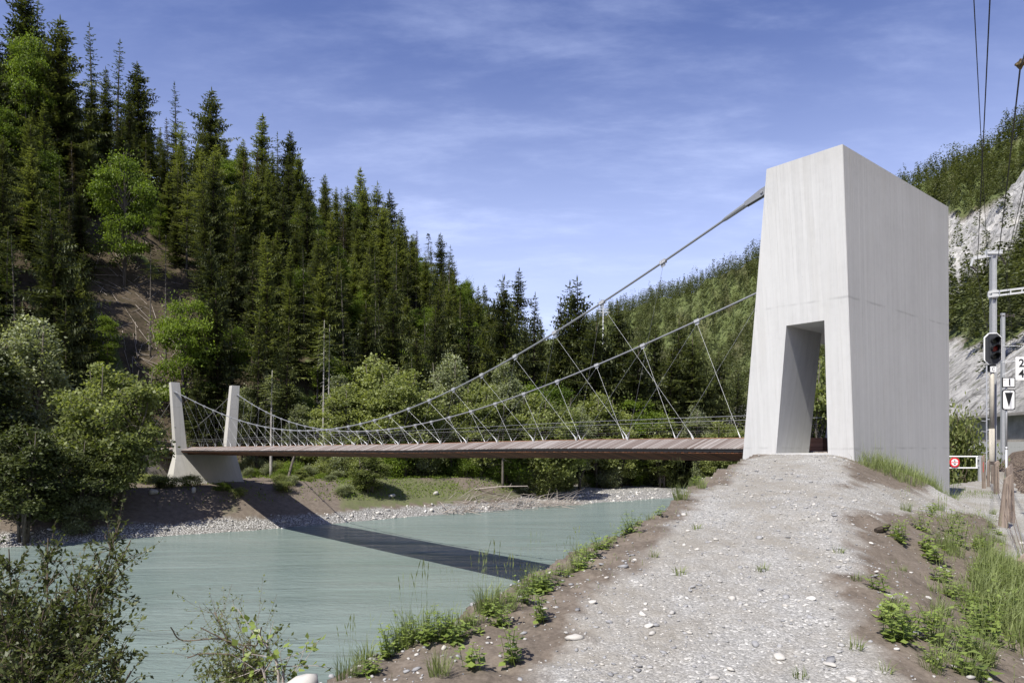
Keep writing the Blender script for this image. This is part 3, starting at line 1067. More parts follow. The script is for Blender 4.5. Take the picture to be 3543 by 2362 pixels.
hang_list.sort(key=lambda h: (h[1] - Vector((-20, -13, 0))).length)
for k, (tp, ft, i, sg, dj) in enumerate(hang_list[:100]):
    m = MB(); hanger_shape(m, tp, ft)
    m.build('hanger', M['galvlight'] if dj > 0 else M['cable'], bridge)
m = MB()
for tp, ft, i, sg, dj in hang_list[100:]:
    hanger_shape(m, tp, ft, .0055)
o = m.build('distant_hanger', M['cable'], bridge); o['kind'] = 'stuff'
for sg in (-1, 1):
    m = MB()
    pts = [Vector((sg * (1.60 + .36 * max(0, (cab(min(max(s, 0), 69), 1).x - 1.6)) * .33), s, deck_z(s) + .80)) for s in np.linspace(.1, 91, 60)]
    m.tube(pts, .009, 5)
    m.build('handrail_wire', M['cable'], bridge)
    m = MB()
    for dz in (.3, .55):
        m.tube([Vector((sg * 1.6, s, deck_z(s) + dz)) for s in np.linspace(.1, 91, 40)], .0022, 3)
    m.build('safety_net', M['galvlight'], bridge)
# abutment at the far end
m = MB()
m.box(-2.9, 2.9, 92.0, 95.5, -5.6, -.75)
m.box(-3.4, -2.2, 90.2, 92.6, -5.6, .95); m.box(1.9, 2.75, 90.2, 92.6, -5.6, 1.0)
m.build('abutment', M['pylon'], bridge, bevel=.015)
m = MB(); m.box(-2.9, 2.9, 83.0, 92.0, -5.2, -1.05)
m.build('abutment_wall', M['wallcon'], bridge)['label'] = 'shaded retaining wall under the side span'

# ------------------------------------------------------------------ vegetation builders
class Leaves:
    """collects many small leaf-sized quads"""
    def __init__(self): self.q = []; self.t = []

    def kite(self, P, D, S, L, W, tint, fold=0.0):
        """P base (n,3), D direction, S side, L length, W width"""
        P, D, S = np.asarray(P, float), np.asarray(D, float), np.asarray(S, float)
        L = np.asarray(L, float).reshape(-1, 1); W = np.asarray(W, float).reshape(-1, 1)
        mid = P + D * L * .45
        N = np.cross(D, S)
        a = P; b = mid + S * W * .5 + N * W * fold; c = P + D * L; d = mid - S * W * .5 + N * W * fold
        self.q.append(np.stack([a, b, c, d], 1)); self.t.append(np.broadcast_to(tint, (len(P),)).astype(float))

    def mesh(self, name):
        Q = np.concatenate(self.q); T = np.concatenate(self.t)
        me = mesh_np(name, Q.reshape(-1, 3), np.arange(len(Q) * 4).reshape(-1, 4))
        set_attr(me, 'tint', T)
        return me


def unit(v):
    return v / np.maximum(1e-9, np.linalg.norm(v, axis=-1, keepdims=True))


def spruce_meshes(seed, h=24., rmax=3.4, bare=.06, droop=.42, dens=1.0, spacing=.42, hang=1.0, power=.8, skip=.06, lean=0):
    g = np.random.default_rng(seed)
    lv = Leaves(); tk = MB()
    bend = g.normal(0, .012, 2) + lean * np.array([.03, .0])
    def axis(z): return np.array([bend[0] * z * z / h, bend[1] * z * z / h, z])
    zs = np.linspace(-1.0, h * .985, 9)
    tk.tube([axis(z) if z > 0 else (0, 0, z) for z in zs], [max(.02, .0115 * h * (1 - max(0, z) / h) ** .85 + .015) for z in zs], 7)
    z = h * bare
    side_bias = g.uniform(0, 2 * PI)
    while z < h * .985:
        u = z / h
        prof = rmax * ((1 - u) ** power) * (0.82 + .3 * math.sin(z * 1.9 + seed)) * (.6 + .4 * min(1, (u - bare) / .10 + .25))
        nb = int(g.integers(6, 9)) if u < .9 else 4
        a0 = g.uniform(0, 2 * PI)
        for k in range(nb):
            if g.random() < skip: continue
            az = a0 + 2 * PI * k / nb + g.normal(0, .22)
            L = prof * g.uniform(.62, 1.16) * (1 + .12 * math.cos(az - side_bias)) + .10
            n = max(3, int(L / .30 * dens))
            t = (np.arange(n) + .6) / n
            dr = droop * g.uniform(.7, 1.3) * (1.15 - .9 * u)
            out = np.array([math.cos(az), math.sin(az), 0]); sd = np.array([-out[1], out[0], 0])
            base = axis(min(h * .985, z + g.uniform(-.5, .5) * spacing))
            L *= .72 + .5 * math.sin(az * 2 + z * .9 + seed) ** 2 + .18 * math.sin(z * 3.1 + az * 3)
            rise = (.30 * u + .02) * L
            P = base + np.outer(t * L, out) + np.outer(-dr * L * t * (1.25 - .55 * t) + rise * t, [0, 0, 1])
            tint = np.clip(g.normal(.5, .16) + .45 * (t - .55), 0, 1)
            slope = np.array([0, 0, -dr * .6 + rise / L])
            fw = unit(out + slope)
            if L > 1.0 and g.random() < .5:
                tk.tube([base, P[n // 2], P[-1]], [.03, .02, .008], 3, False)
            for sg in (-1, 1):                                   # flat side sprays
                D = unit(np.tile(fw * .75, (n, 1)) + sg * np.outer(g.uniform(.55, 1.0, n), sd) + np.outer(g.uniform(-.35, .02, n), [0, 0, 1]))
                tl = (.24 + .34 * L * (1 - t) * .6) * g.uniform(.7, 1.25, n)
                S = unit(np.cross(D, np.tile([0, 0, 1.], (n, 1))) + g.normal(0, .25, (n, 3)))
                lv.kite(P, D, S, tl, tl * .42 + .05, tint)
            if hang > 0 and u < .93:                             # hanging curtains
                D = unit(np.outer(np.ones(n), [0, 0, -1.]) + g.normal(0, .16, (n, 3)) + .18 * out)
                S = unit(np.cross(D, np.tile(sd, (n, 1))) * g.uniform(-1, 1, (n, 1)) + np.tile(fw, (n, 1)))
                hl = hang * (.22 + .55 * np.sin(PI * np.clip(t, .1, .95))) * g.uniform(.5, 1.25, n) * min(1, L / 1.8)
                lv.kite(P, D, S, hl, .18 + .1 * g.random(n), tint - .1)
            D = unit(fw + g.normal(0, .1, 3)); lv.kite(P[-1:], D[None], sd[None], [.42], [.2], tint[-1:] + .12)
        z += spacing * (1.15 - .5 * u) * g.uniform(.8, 1.25)
    top = axis(h * .97)
    for k in range(3):
        lv.kite([top], [unit(np.array([g.normal(0, .08), g.normal(0, .08), 1]))], [np.array([math.cos(k * 2), math.sin(k * 2), 0])], [h * .04 + .3], [.14], .6)
    return tk.mesh('trunk', True), lv.mesh('crown')


def bare_trunk_meshes(seed, h=20., r=.17):
    """tall thin stem, dead lower branches, a small living top"""
    g = np.random.default_rng(seed); tk = MB(); lv = Leaves()
    zs = np.linspace(-1, h, 8); bx = g.normal(0, .015)
    tk.tube([(bx * z * z / h, 0, z) for z in zs], [r * (1 - .82 * max(0, z) / h) for z in zs], 7)
    for k in range(34):
        z = h * g.uniform(.2, .8); az = g.uniform(0, 2 * PI); L = g.uniform(.5, 1.9)
        o = np.array([math.cos(az), math.sin(az), 0]); b = np.array([bx * z * z / h, 0, z])
        tk.tube([b, b + o * L * .5 + [0, 0, -.05 * L], b + o * L + [0, 0, -.35 * L]], [.022, .014, .005], 3, False)
    for k in range(60):
        z = h * g.uniform(.72, 1.0); az = g.uniform(0, 2 * PI); u = (z / h - .72) / .28
        L = (1 - u) * 1.7 + .25
        o = np.array([math.cos(az), math.sin(az), -.25]); sd = np.array([-o[1], o[0], 0])
        n = 6; t = np.linspace(.2, 1, n)
        P = np.array([bx * z * z / h, 0, z]) + np.outer(t * L, o)
        for s in (-1, 1):
            D = unit(np.tile(o, (n, 1)) + s * np.outer(g.uniform(.4, 1, n), sd) + g.normal(0, .2, (n, 3)))
            lv.kite(P, D, unit(np.cross(D, [0, 0, 1.])), g.uniform(.25, .5, n), g.uniform(.1, .2, n), g.uniform(.3, .8, n))
    return tk.mesh('trunk', True), lv.mesh('crown')


def broadleaf_meshes(seed, h=12., w=8., low=.12, lobes=34, per=230, leaf=.21, stems=1, lobe_r=.15, flat=.62, bare_top=0, conic=.0, gap=.0):
    g = np.random.default_rng(seed); tk = MB(); lv = Leaves()
    stem_tops = []
    for k in range(stems):
        az = 2 * PI * k / max(1, stems) + g.uniform(-.5, .5)
        sp = (.13 if stems > 1 else .02) * w * g.uniform(.6, 1.5)
        b = np.array([.25 * math.cos(az), .25 * math.sin(az), -.8]) * (1 if stems > 1 else np.array([0, 0, 1]))
        p1 = np.array([sp * math.cos(az) * .5, sp * math.sin(az) * .5, h * .3]) + g.normal(0, .1, 3)
        p2 = np.array([sp * math.cos(az) * 1.2, sp * math.sin(az) * 1.2, h * .62]) + g.normal(0, .2, 3)
        p3 = np.array([sp * math.cos(az) * 1.5, sp * math.sin(az) * 1.5, h * .88])
        r0 = .016 * h / (1 + .35 * (stems - 1)) + .02
        tk.tube([b, p1, p2, p3], [r0, r0 * .75, r0 * .45, r0 * .15], 7)
        stem_tops.append((p1, p2, p3, r0))
    n = 0; tries = 0
    cz = h * (low + (1 - low) * .5); hz = h * (1 - low) * .5
    while n < lobes and tries < 4000:
        tries += 1
        p = g.uniform(-1, 1, 3)
        rr = np.linalg.norm(p)
        if rr > 1 or rr < .35: continue
        wz = 1 - conic * (p[2] * .5 + .5)
        p = p * np.array([w / 2 * wz, w / 2 * wz, hz]) * .9 + [0, 0, cz]
        lr = lobe_r * w * g.uniform(.65, 1.35) * (1 - .3 * conic * rr)
        st = stem_tops[int(g.integers(len(stem_tops)))]
        f = np.clip((p[2] / h - .1) * .85 + g.uniform(-.15, .05), .08, .98)
        q = np.array(st[0]) * (1 - f) + np.array(st[2]) * f if f > .3 else np.array(st[0]) * (f / .3)
        q[2] = min(q[2], p[2] - .05 * h) if p[2] > .2 * h else q[2]
        mid = (q + p) / 2 + np.array([0, 0, .05 * h]) + g.normal(0, .12, 3)
        tk.tube([q, mid, p], [st[3] * .38, st[3] * .22, .012], 4, False)
        m = int(per * g.uniform(.7, 1.2) * (1 - gap * g.random()))
        d = unit(g.normal(0, 1, (m, 3)))
        rad = lr * np.cbrt(g.uniform(.12, 1, m))
        P = p + d * rad[:, None] * np.array([1.15, 1.15, flat]) + g.normal(0, .05, (m, 3))
        P[:, 2] -= .18 * lr * (np.hypot(d[:, 0], d[:, 1]) ** 2)
        # a few twigs reach out of the lobe so the outline breaks up
        out = g.random(m) < .17
        P[out] += d[out] * lr * g.uniform(.2, 1.1, (out.sum(), 1))
        D = unit(g.normal(0, 1, (m, 3)) + d * .5 + [0, 0, -.15])
        S = unit(np.cross(D, unit(g.normal(0, .55, (m, 3)) + [0, 0, 1.])))
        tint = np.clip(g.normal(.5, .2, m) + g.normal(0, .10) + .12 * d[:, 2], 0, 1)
        sc = leaf * g.uniform(.7, 1.35, m)
        lv.kite(P, D, S, sc * 1.5, sc * .95, tint, .12)
        for k in range(3):
            e = p + unit(g.normal(0, 1, 3)) * lr * g.uniform(.6, 1.25)
            tk.tube([p, (p + e) / 2 + g.normal(0, .05, 3), e], [.016, .011, .004], 3, False)
        n += 1
    return tk.mesh('trunk', True), lv.mesh('crown')


def copy_tree(root, loc, rz, sc, label=None, group=None, cat=None, tilt=(0, 0)):
    r = root.copy(); COL.objects.link(r)
    r.location = loc; r.rotation_euler = (tilt[0], tilt[1], rz); r.scale = sc if hasattr(sc, '__len__') else (sc, sc, sc)
    if label: r['label'] = label
    if group: r['group'] = group
    if cat: r['category'] = cat
    for ch in list(root.children):
        c = ch.copy(); COL.objects.link(c); c.parent = r
    return r


class Proto:
    """first placement moves the built thing itself, later ones are copies"""
    def __init__(self, name, cat, meshes, mats, part_names=('trunk', 'crown')):
        self.root = thing(name, 'x', cat); self.used = False
        for me, mt, pn in zip(meshes, mats, part_names):
            obj(pn, me, mt, self.root)

    def put(self, loc, rz, sc, label, group=None, tilt=(0, 0)):
        if self.used:
            return copy_tree(self.root, loc, rz, sc, label, group, None, tilt)
        self.used = True
        r = self.root
        r.location = loc; r.rotation_euler = (tilt[0], tilt[1], rz); r.scale = sc if hasattr(sc, '__len__') else (sc, sc, sc)
        r['label'] = label
        if group: r['group'] = group
        return r


def px_of(x, y, z):
    return CX + FPX * x / y, YH - FPX * z / y


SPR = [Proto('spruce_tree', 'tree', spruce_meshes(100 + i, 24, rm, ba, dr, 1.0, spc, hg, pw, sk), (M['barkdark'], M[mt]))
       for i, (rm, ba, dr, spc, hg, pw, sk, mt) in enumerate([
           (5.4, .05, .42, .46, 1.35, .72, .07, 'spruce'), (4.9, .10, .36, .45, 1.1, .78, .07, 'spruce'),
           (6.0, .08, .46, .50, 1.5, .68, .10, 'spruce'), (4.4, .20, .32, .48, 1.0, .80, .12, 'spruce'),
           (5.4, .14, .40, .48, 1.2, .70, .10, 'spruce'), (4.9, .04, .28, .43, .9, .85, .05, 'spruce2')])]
for i_ in (0, 2, 4):                                             # the same growth forms with fresher, lighter needles
    tr_, cr_ = [c.data for c in sorted(SPR[i_].root.children, key=lambda c: c.name.startswith('crown'))]
    cr2 = cr_.copy(); cr2.materials.clear()
    SPR.append(Proto('spruce_tree', 'tree', (tr_, cr2), (M['barkdark'], M['spruce2'])))
LAR = [Proto('larch_tree', 'tree', spruce_meshes(140 + i, 25, rm, ba, .22, .75, .78, .35, .62, .28, 1), (M['bark'], M['larch']))
       for i, (rm, ba) in enumerate([(3.3, .42), (2.9, .34)])]
PIN = [Proto('pine_tree', 'tree', spruce_meshes(150 + i, 21, 4.3, .36, .05, .95, .62, .45, .42, .22), (M['bark'], M[mt])) for i, mt in enumerate(('spruce', 'spruce2'))]
DRY = Proto('dry_spruce', 'tree', spruce_meshes(160, 21, 2.3, .3, .35, .8, .62, .6, .85, .25), (M['bark'], M['drysp']))
BARE = [Proto('bare_stemmed_spruce', 'tree', bare_trunk_meshes(170 + i, 20), (M['bark'], M['spruce'])) for i in range(2)]
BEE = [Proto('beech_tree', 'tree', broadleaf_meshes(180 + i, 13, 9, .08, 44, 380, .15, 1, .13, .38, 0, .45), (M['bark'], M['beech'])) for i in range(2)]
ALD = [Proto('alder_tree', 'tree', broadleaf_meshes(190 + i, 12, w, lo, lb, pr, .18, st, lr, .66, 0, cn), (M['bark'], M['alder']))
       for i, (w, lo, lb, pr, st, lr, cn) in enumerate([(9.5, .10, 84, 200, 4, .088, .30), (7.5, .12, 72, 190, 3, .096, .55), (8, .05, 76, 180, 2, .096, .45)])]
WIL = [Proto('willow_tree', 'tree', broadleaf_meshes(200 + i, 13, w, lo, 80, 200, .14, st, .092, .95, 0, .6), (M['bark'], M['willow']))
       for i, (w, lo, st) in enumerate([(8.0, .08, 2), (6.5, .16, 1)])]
BSH = [Proto('riverside_bush', 'bush', broadleaf_meshes(210 + i, 4.0, w, .02, 26, 210, .13, 4, .17, .7), (M['twig'], M[mt]), ('stem', 'foliage'))
       for i, (w, mt) in enumerate([(4.6, 'alder'), (5.2, 'beech'), (4.0, 'willow')])]

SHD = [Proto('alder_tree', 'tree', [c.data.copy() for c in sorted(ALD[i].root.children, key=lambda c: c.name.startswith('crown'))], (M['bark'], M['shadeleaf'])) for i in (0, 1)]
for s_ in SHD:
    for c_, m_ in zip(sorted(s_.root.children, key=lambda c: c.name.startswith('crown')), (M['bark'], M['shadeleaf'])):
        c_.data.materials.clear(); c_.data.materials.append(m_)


# ------------------------------------------------------------------ forest on the steep slope beyond the river
HOLES = [(4, 115, 9, 19), (22, 89, 12, 6.5), (70, 96, 7, 7), (0, 92, 10, 9)]


def where_slope(s, r):
    hgt = 'near the foot' if s < 104 else ('half way up' if s < 128 else ('high up' if s < 148 else 'on the crest'))
    side = ('at the left end' if r < -15 else 'above the left bank trees' if r < 8 else 'behind the far pylon' if r < 32 else 'in the middle' if r < 60 else 'towards the right end' if r < 95 else 'at the low right end')
    return hgt + (' the slope, ' if hgt.endswith('up') else ' of the slope, ') + side


def plant_slope():
    g = np.random.default_rng(5)
    pts = []
    S = []
    for s in np.arange(84, 168, 4.0):
        for r in np.arange(-95, 150, 4.0):
            S.append((s + g.uniform(-1.9, 1.9), r + g.uniform(-1.9, 1.9)))
    cand = []
    for s, r in S:
        x, y = from_sr(s, r)
        xi = CX + FPX * x / y
        if xi < -260 or xi > 2500: continue
        if any(((r - a) / c) ** 2 + ((s - b) / d) ** 2 < 1 for a, b, c, d in HOLES): continue
        ch = crest_h(r)
        if ch < 8 and s < 118: continue
        cand.append((s, r, x, y))
    cand.sort(key=lambda c: c[3])
    ns = nl = nb = 0; rest = []
    for s, r, x, y in cand:
        z = gz(x, y) - .3
        rz = g.uniform(0, 2 * PI)
        k = g.random()
        behind = s > 158
        if k < .05 and nl < 30:
            LAR[int(g.integers(2))].put((x, y, z), rz, g.uniform(.6, .9), 'thin greyish open larch ' + where_slope(s, r), 'larches on the slope'); nl += 1
        elif k < .20 and nb < 90 and s < 150:
            sc = g.uniform(.5, .95)
            BEE[int(g.integers(2))].put((x, y, z), rz, (sc, sc, sc * g.uniform(.9, 1.3)), ('tall' if sc > .85 else 'small') + ' bright yellow green beech ' + where_slope(s, r), 'beeches on the slope'); nb += 1
        elif k < .32:
            sc = g.uniform(.5, .85)
            PIN[int(g.random() < .4)].put((x, y, z), rz, sc, 'round topped pine ' + where_slope(s, r), 'pines on the slope')
        elif k < .35:
            DRY.put((x, y, z), rz, g.uniform(.55, .85), 'brownish half dead spruce ' + where_slope(s, r), 'half dead spruces on the slope')
        elif k < .385:
            BARE[int(g.integers(2))].put((x, y, z), rz, g.uniform(.6, .9), 'bare stemmed spruce ' + where_slope(s, r), 'bare stemmed spruces on the slope')
        elif ns < 300:
            sc = float(np.clip(g.normal(.66, .17), .32, 1.05)) * (1.0 if s < 150 else .82)
            i = int(g.choice([5, 6, 7, 8])) if g.random() < np.interp(r, [-10, 20, 60], [.08, .35, .72]) else int(g.integers(0, 5))
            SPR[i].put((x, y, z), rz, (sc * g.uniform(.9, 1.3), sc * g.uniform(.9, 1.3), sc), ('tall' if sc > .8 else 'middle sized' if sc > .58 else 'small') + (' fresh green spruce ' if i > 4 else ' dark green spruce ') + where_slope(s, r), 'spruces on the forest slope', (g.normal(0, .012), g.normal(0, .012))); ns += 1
        else:
            rest.append((x, y, z, rz, float(np.clip(g.normal(.66, .17), .32, 1.05)) * .82, int(g.integers(0, 5))))
    lv = Leaves()                                                  # what is left at the back reads as one mass
    packs = []
    for i in range(5):
        me = [c for c in SPR[i].root.children if c.name.startswith('crown')][0].data
        co = np.zeros(len(me.vertices) * 3, dtype=np.float32); me.vertices.foreach_get('co', co)
        t = np.zeros(len(me.polygons), dtype=np.float32); me.attributes['tint'].data.foreach_get('value', t)
        packs.append((co.reshape(-1, 4, 3), t))
    for x, y, z, rz, sc, i in rest:
        Q, t = packs[i]
        k = g.random(len(Q)) < .4
        Q = Q[k]; c = Q.mean(1, keepdims=True); Q = c + (Q - c) * 1.35
        cs, sn = math.cos(rz), math.sin(rz)
        Q = np.stack([Q[..., 0] * cs - Q[..., 1] * sn, Q[..., 0] * sn + Q[..., 1] * cs, Q[..., 2]], -1) * np.array([sc * 1.1, sc * 1.1, sc]) + np.array([x, y, z])
        lv.q.append(Q); lv.t.append(t[k])
    if rest:
        tag(obj('spruce_wood', lv.mesh('spruce_wood'), M['spruce']), 'back rows of the spruce wood along the top of the slope', 'wood', kind='stuff')
    print('slope trees', len(cand), ns, nl, nb, len(rest))


plant_slope()


def at_px(xd, Z):
    """world x for a column of the 2352 px wide picture at depth Z"""
    return (xd * 1.5064 - CX) / FPX * Z


def plant(pr, xd, Z, top_yd, h0, label, group=None, wscale=1.0, rz=None, sink=.2):
    """a tree standing at depth Z whose top reaches the given height of the picture"""
    x = at_px(xd, Z)
    z = gz(x, Z) - sink
    top = (1022 - top_yd) * 1.5064 / FPX * Z + (YH - 1022 * 1.5064) / FPX * Z
    sc = max(.15, (top - z) / h0)
    return pr.put((x, Z, z), random.uniform(0, 6.28) if rz is None else rz, (sc * wscale, sc * wscale, sc), label, group)


# tall spruces standing out at the foot of the slope
G = 'tall spruces at the foot of the slope'
for xd, Z, ty, i, lab, ws in [
    (130, 92, 470, 2, 'large dark spruce with drooping boughs behind the pale riverside tree at the left edge', 1.15),
    (500, 102, 655, 0, 'dense dark spruce just behind the far concrete pylon', 1.1),
    (610, 106, 575, 5, 'fresh green spruce right of the far pylon, lit from the left', 1.1),
    (840, 118, 690, 2, 'broad spruce above the middle of the bridge deck', 1.25),
    (900, 122, 640, 0, 'dark spruce beside the broad one above the middle of the deck', 1.1),
    (1000, 128, 640, 1, 'slender spruce left of the pale willow behind the cables', 1.1),
    (1075, 128, 690, 4, 'spruce directly behind the pale willow', 1.25),
    (1160, 132, 640, 2, 'wide spruce right of the pale willow', 1.2),
    (1288, 144.64, 690, 1, 'left and lower spruce of the close group rising over the cables', 1.1),
    (1312, 146.9, 650, 4, 'middle spruce of the close group rising over the cables', 1.15),
    (1332, 143.51, 640, 0, 'tallest spruce of the close group, touching the main cable against the sky', 1.2),
    (1425, 150.9, 690, 2, 'bushy spruce with its tip just under the main cable', 1.35),
    (1500, 146.38, 740, 0, 'spruce behind the lower cable, left of the concrete tower', 1.2),
    (1555, 141.86, 720, 4, 'dark spruce nearest the lower cable before the concrete tower', 1.2),
    (1690, 135.08, 850, 1, 'small dark spruce beside the left edge of the concrete tower', 1.3),
    (1660, 153.16, 800, 2, 'spruce between the lower cable and the concrete tower', 1.3),
    (1362, 138, 720, 2, 'dark spruce right of the tallest one, close to the main cable', 1.5),
    (1398, 140, 765, 0, 'low dark spruce between the main cable and the lower cable', 1.6),
    (1462, 138, 775, 2, 'wide dark spruce above the lower cable clamps', 1.6),
    (1535, 139, 800, 1, 'dark spruce under the lower cable with its foot in the alders', 1.7),
    (1588, 138, 765, 2, 'big dark spruce reaching the lower cable left of the tower', 1.5),
    (1628, 140, 840, 0, 'broad dark spruce low under the lower cable', 1.6),
    (1704, 140, 905, 4, 'small spruce against the left edge of the tower', 1.6),
    (1225, 140, 675, 3, 'thin spruce in the gap left of the close group', 1.0),
    (960, 118, 760, 0, 'low spruce behind the pale willow and the cables', 1.3),
    (460, 100, 760, 5, 'young spruce seen between the two pylon legs', 1.2),
]:
    plant(SPR[i], xd, Z, ty, 24, lab, G, ws)
for xd, Z, ty, lab in [(212, 150, 55, 'tallest thin larch against the sky on the upper left ridge'), (268, 150, 95, 'second larch against the sky, right of the tallest one'), (85, 132, -20, 'larch leaving the top of the picture at the upper left'), (405, 160, 195, 'crooked larch on the ridge against the sky')]:
    plant(LAR[0], xd, Z, ty, 25, lab, 'larches against the sky')
for xd, Z, ty, lab in [(600, 172, 265, 'symmetrical spruce standing alone against the sky on the ridge'), (665, 178, 305, 'broad spruce on the ridge right of the lone one'), (480, 168, 205, 'spruce with a jagged top on the ridge, left of the lone one'), (320, 152, 145, 'wide spruce on the ridge right of the larches'), (828, 192, 385, 'dark pointed spruce on the middle of the ridge'), (890, 195, 440, 'drooping spruce at the step of the ridge'), (1015, 205, 535, 'spruce on the lower right ridge'), (1185, 205, 617, 'last pointed spruce at the low end of the ridge'), (60, 128, -25, 'dark spruce filling the top left corner'), (130, 128, 40, 'dark spruce with spreading boughs at the upper left')]:
    plant(SPR[5 if xd in (600, 828) else 1 if xd > 880 else 0], xd, Z, ty, 24, lab, 'spruces on the ridge', 1.4)
plant(BARE[0], 345, 108, 560, 20, 'bare straight spruce stem in the brown clearing, left of the two', 'bare stems in the clearing')
plant(BARE[1], 380, 106, 540, 20, 'bare straight spruce stem in the brown clearing, right of the two', 'bare stems in the clearing')
plant(BEE[0], 285, 118, 310, 13, 'bright green beech lit in the dark left part of the forest', None, .7)
plant(BEE[1], 60, 124, 60, 13, 'yellow green beech near the top left corner', None, .6)
plant(BEE[1], 715, 150, 460, 13, 'light green beech in the middle of the forest', None, .6)
plant(BEE[0], 420, 100, 640, 13, 'light green beech at the edge of the brown clearing', None, .75)

# riverside trees
GR = 'broadleaf trees along the far bank'
for pr, xd, Z, ty, h0, lab, ws in [
    (WIL[0], 60, 72, 700, 13, 'large pale grey green tree at the left edge of the far bank', 1.1),
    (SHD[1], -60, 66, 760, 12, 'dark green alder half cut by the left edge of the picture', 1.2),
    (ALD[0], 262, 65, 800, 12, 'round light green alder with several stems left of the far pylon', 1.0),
    (SHD[0], 150, 66, 960, 12, 'low dark alder under the pale tree by the water', 1.4),
    (ALD[1], 865, 96, 805, 12, 'light green alder behind the cables at the middle of the span', 1.1),
    (ALD[0], 925, 94, 825, 12, 'alder behind the lowest part of the cables', 1.1),
    (WIL[0], 1030, 104, 795, 13, 'pale silvery willow rising above the cables at mid span', .95),
    (WIL[1], 1160, 106, 815, 13, 'second silvery willow, right of the first', 1.1),
    (ALD[2], 1100, 98, 860, 12, 'green alder between the two silvery willows', 1.1),
    (ALD[1], 800, 94, 870, 12, 'rounded alder left of mid span behind the deck', 1.2),
    (WIL[1], 690, 98, 920, 13, 'small grey willow behind the hangers right of the far pylon', 1.3),
    (WIL[0], 620, 104, 850, 13, 'thin grey tree on the scrubby slope right of the far pylon', .8),
    (ALD[0], 1250, 104, 880, 12, 'alder right of the silvery willows', 1.1),
    (WIL[1], 1330, 119.78, 925, 13, 'grey green willow behind the crossing hangers', 1.2),
    (ALD[2], 1420, 128.3, 930, 12, 'alder behind the hangers under the lower cable', 1.2),
    (ALD[1], 1520, 130.56, 945, 12, 'low alder behind the last hangers', 1.3),
    (WIL[0], 1600, 132.82, 920, 13, 'pale shrubby willow left of the concrete tower', 1.0),
    (ALD[0], 1665, 130.56, 950, 12, 'alder at the foot of the concrete tower', 1.2),
    (ALD[2], 850, 83, 1035, 12, 'bushy alder under the deck at the water', 1.9),
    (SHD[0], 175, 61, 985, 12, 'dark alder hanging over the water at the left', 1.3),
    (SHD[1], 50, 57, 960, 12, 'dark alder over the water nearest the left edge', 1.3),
    (ALD[2], 690, 86, 1085, 12, 'low bush like alder on the bank right of the leaning stem', 1.9),
    (ALD[1], 760, 93, 1000, 12, 'small alder under the deck right of the far pylon', 1.3),
    (ALD[0], 985, 100, 1000, 12, 'dark alder in the shade under the deck', 1.3),
    (WIL[0], 560, 100, 880, 13, 'grey green scrubby tree just right of the far pylon', 1.1),
    (ALD[1], 660, 101, 870, 12, 'light green tree on the scrubby slope above the deck', 1.0),
    (WIL[1], 780, 104, 850, 13, 'grey green tree right of the thin pale stems', 1.2),
    (ALD[2], 720, 99, 925, 12, 'round bush like alder below the thin pale stems', 1.4),
    (ALD[0], 960, 98, 905, 12, 'spreading alder at the lowest point of the cables', 1.2),
    (BEE[0], 1200, 112, 850, 13, 'yellow green tree between willow and spruces', .9),
    (BEE[1], 1270, 114, 870, 13, 'bright green tree in front of the close spruce group', 1.0),
    (ALD[1], 1370, 126.56, 890, 12, 'leafy tree behind the lower cable', 1.2),
    (BEE[0], 1470, 133.95, 890, 13, 'yellow green tree behind the lower cable and hangers', 1.1),
    (WIL[1], 340, 94, 950, 13, 'dark tree behind the near pylon leg', 1.2),
]:
    plant(pr, xd, Z, ty, h0, lab, GR, ws)
birch = Proto('birch_tree', 'tree', bare_trunk_meshes(175, 20, .21), (M['barkpale'], M['willow']))
plant(birch, 622, 92, 850, 20, 'pale straight stem standing behind the hangers right of the far pylon', None, 1.5)
plant(birch, 742, 96, 735, 20, 'left of two thin pale stems rising above the deck', None, .8)
plant(birch, 754, 97, 745, 20, 'right of two thin pale stems rising above the deck', None, .8)
for k, (xd, Z, ty) in enumerate([(1036, 99, 905), (1154, 96, 930)]):
    plant(BARE[k], xd, Z, ty, 20, ['grey stem seen under the middle of the deck', 'thick grey stem seen under the deck, right of the other'][k], None, 1.9)
g_ = np.random.default_rng(77)
for k in range(46):                                              # scrub along the far bank
    xd = 560 + 1130 * k / 45 + g_.uniform(-14, 14)
    Z = np.interp(xd, [560, 1000, 1240, 1330, 1500, 1700], [90, 97, 106, 124, 134, 142]) + g_.uniform(-3, 4)
    sc = g_.uniform(.55, 1.25) * (1 if xd > 760 else .55)
    x = at_px(xd, Z)
    BSH[int(g_.integers(3))].put((x, Z, gz(x, Z) - .15), g_.uniform(0, 6), (sc * 1.1, sc * 1.1, sc), ('tall ' if sc > .95 else 'low ') + 'green bush on the far gravel bank ' + ('right of the far pylon' if xd < 800 else 'below mid span' if xd < 1080 else 'behind the driftwood' if xd < 1330 else 'under the near part of the deck' if xd < 1520 else 'beside the tower'), 'bushes along the far bank')
for k in range(30):                                              # scrub on the open foot of the slope
    r = g_.uniform(2, 80); s = g_.uniform(84, 98)
    x, y = from_sr(s, r); sc = g_.uniform(.35, .8)
    BSH[int(g_.integers(3))].put((x, y, gz(x, y) - .1), g_.uniform(0, 6), sc, 'small shrub on the brushy foot of the slope ' + ('behind the far pylon' if r < 28 else 'behind mid span' if r < 55 else 'behind the pale willows'), 'shrubs at the foot of the slope')
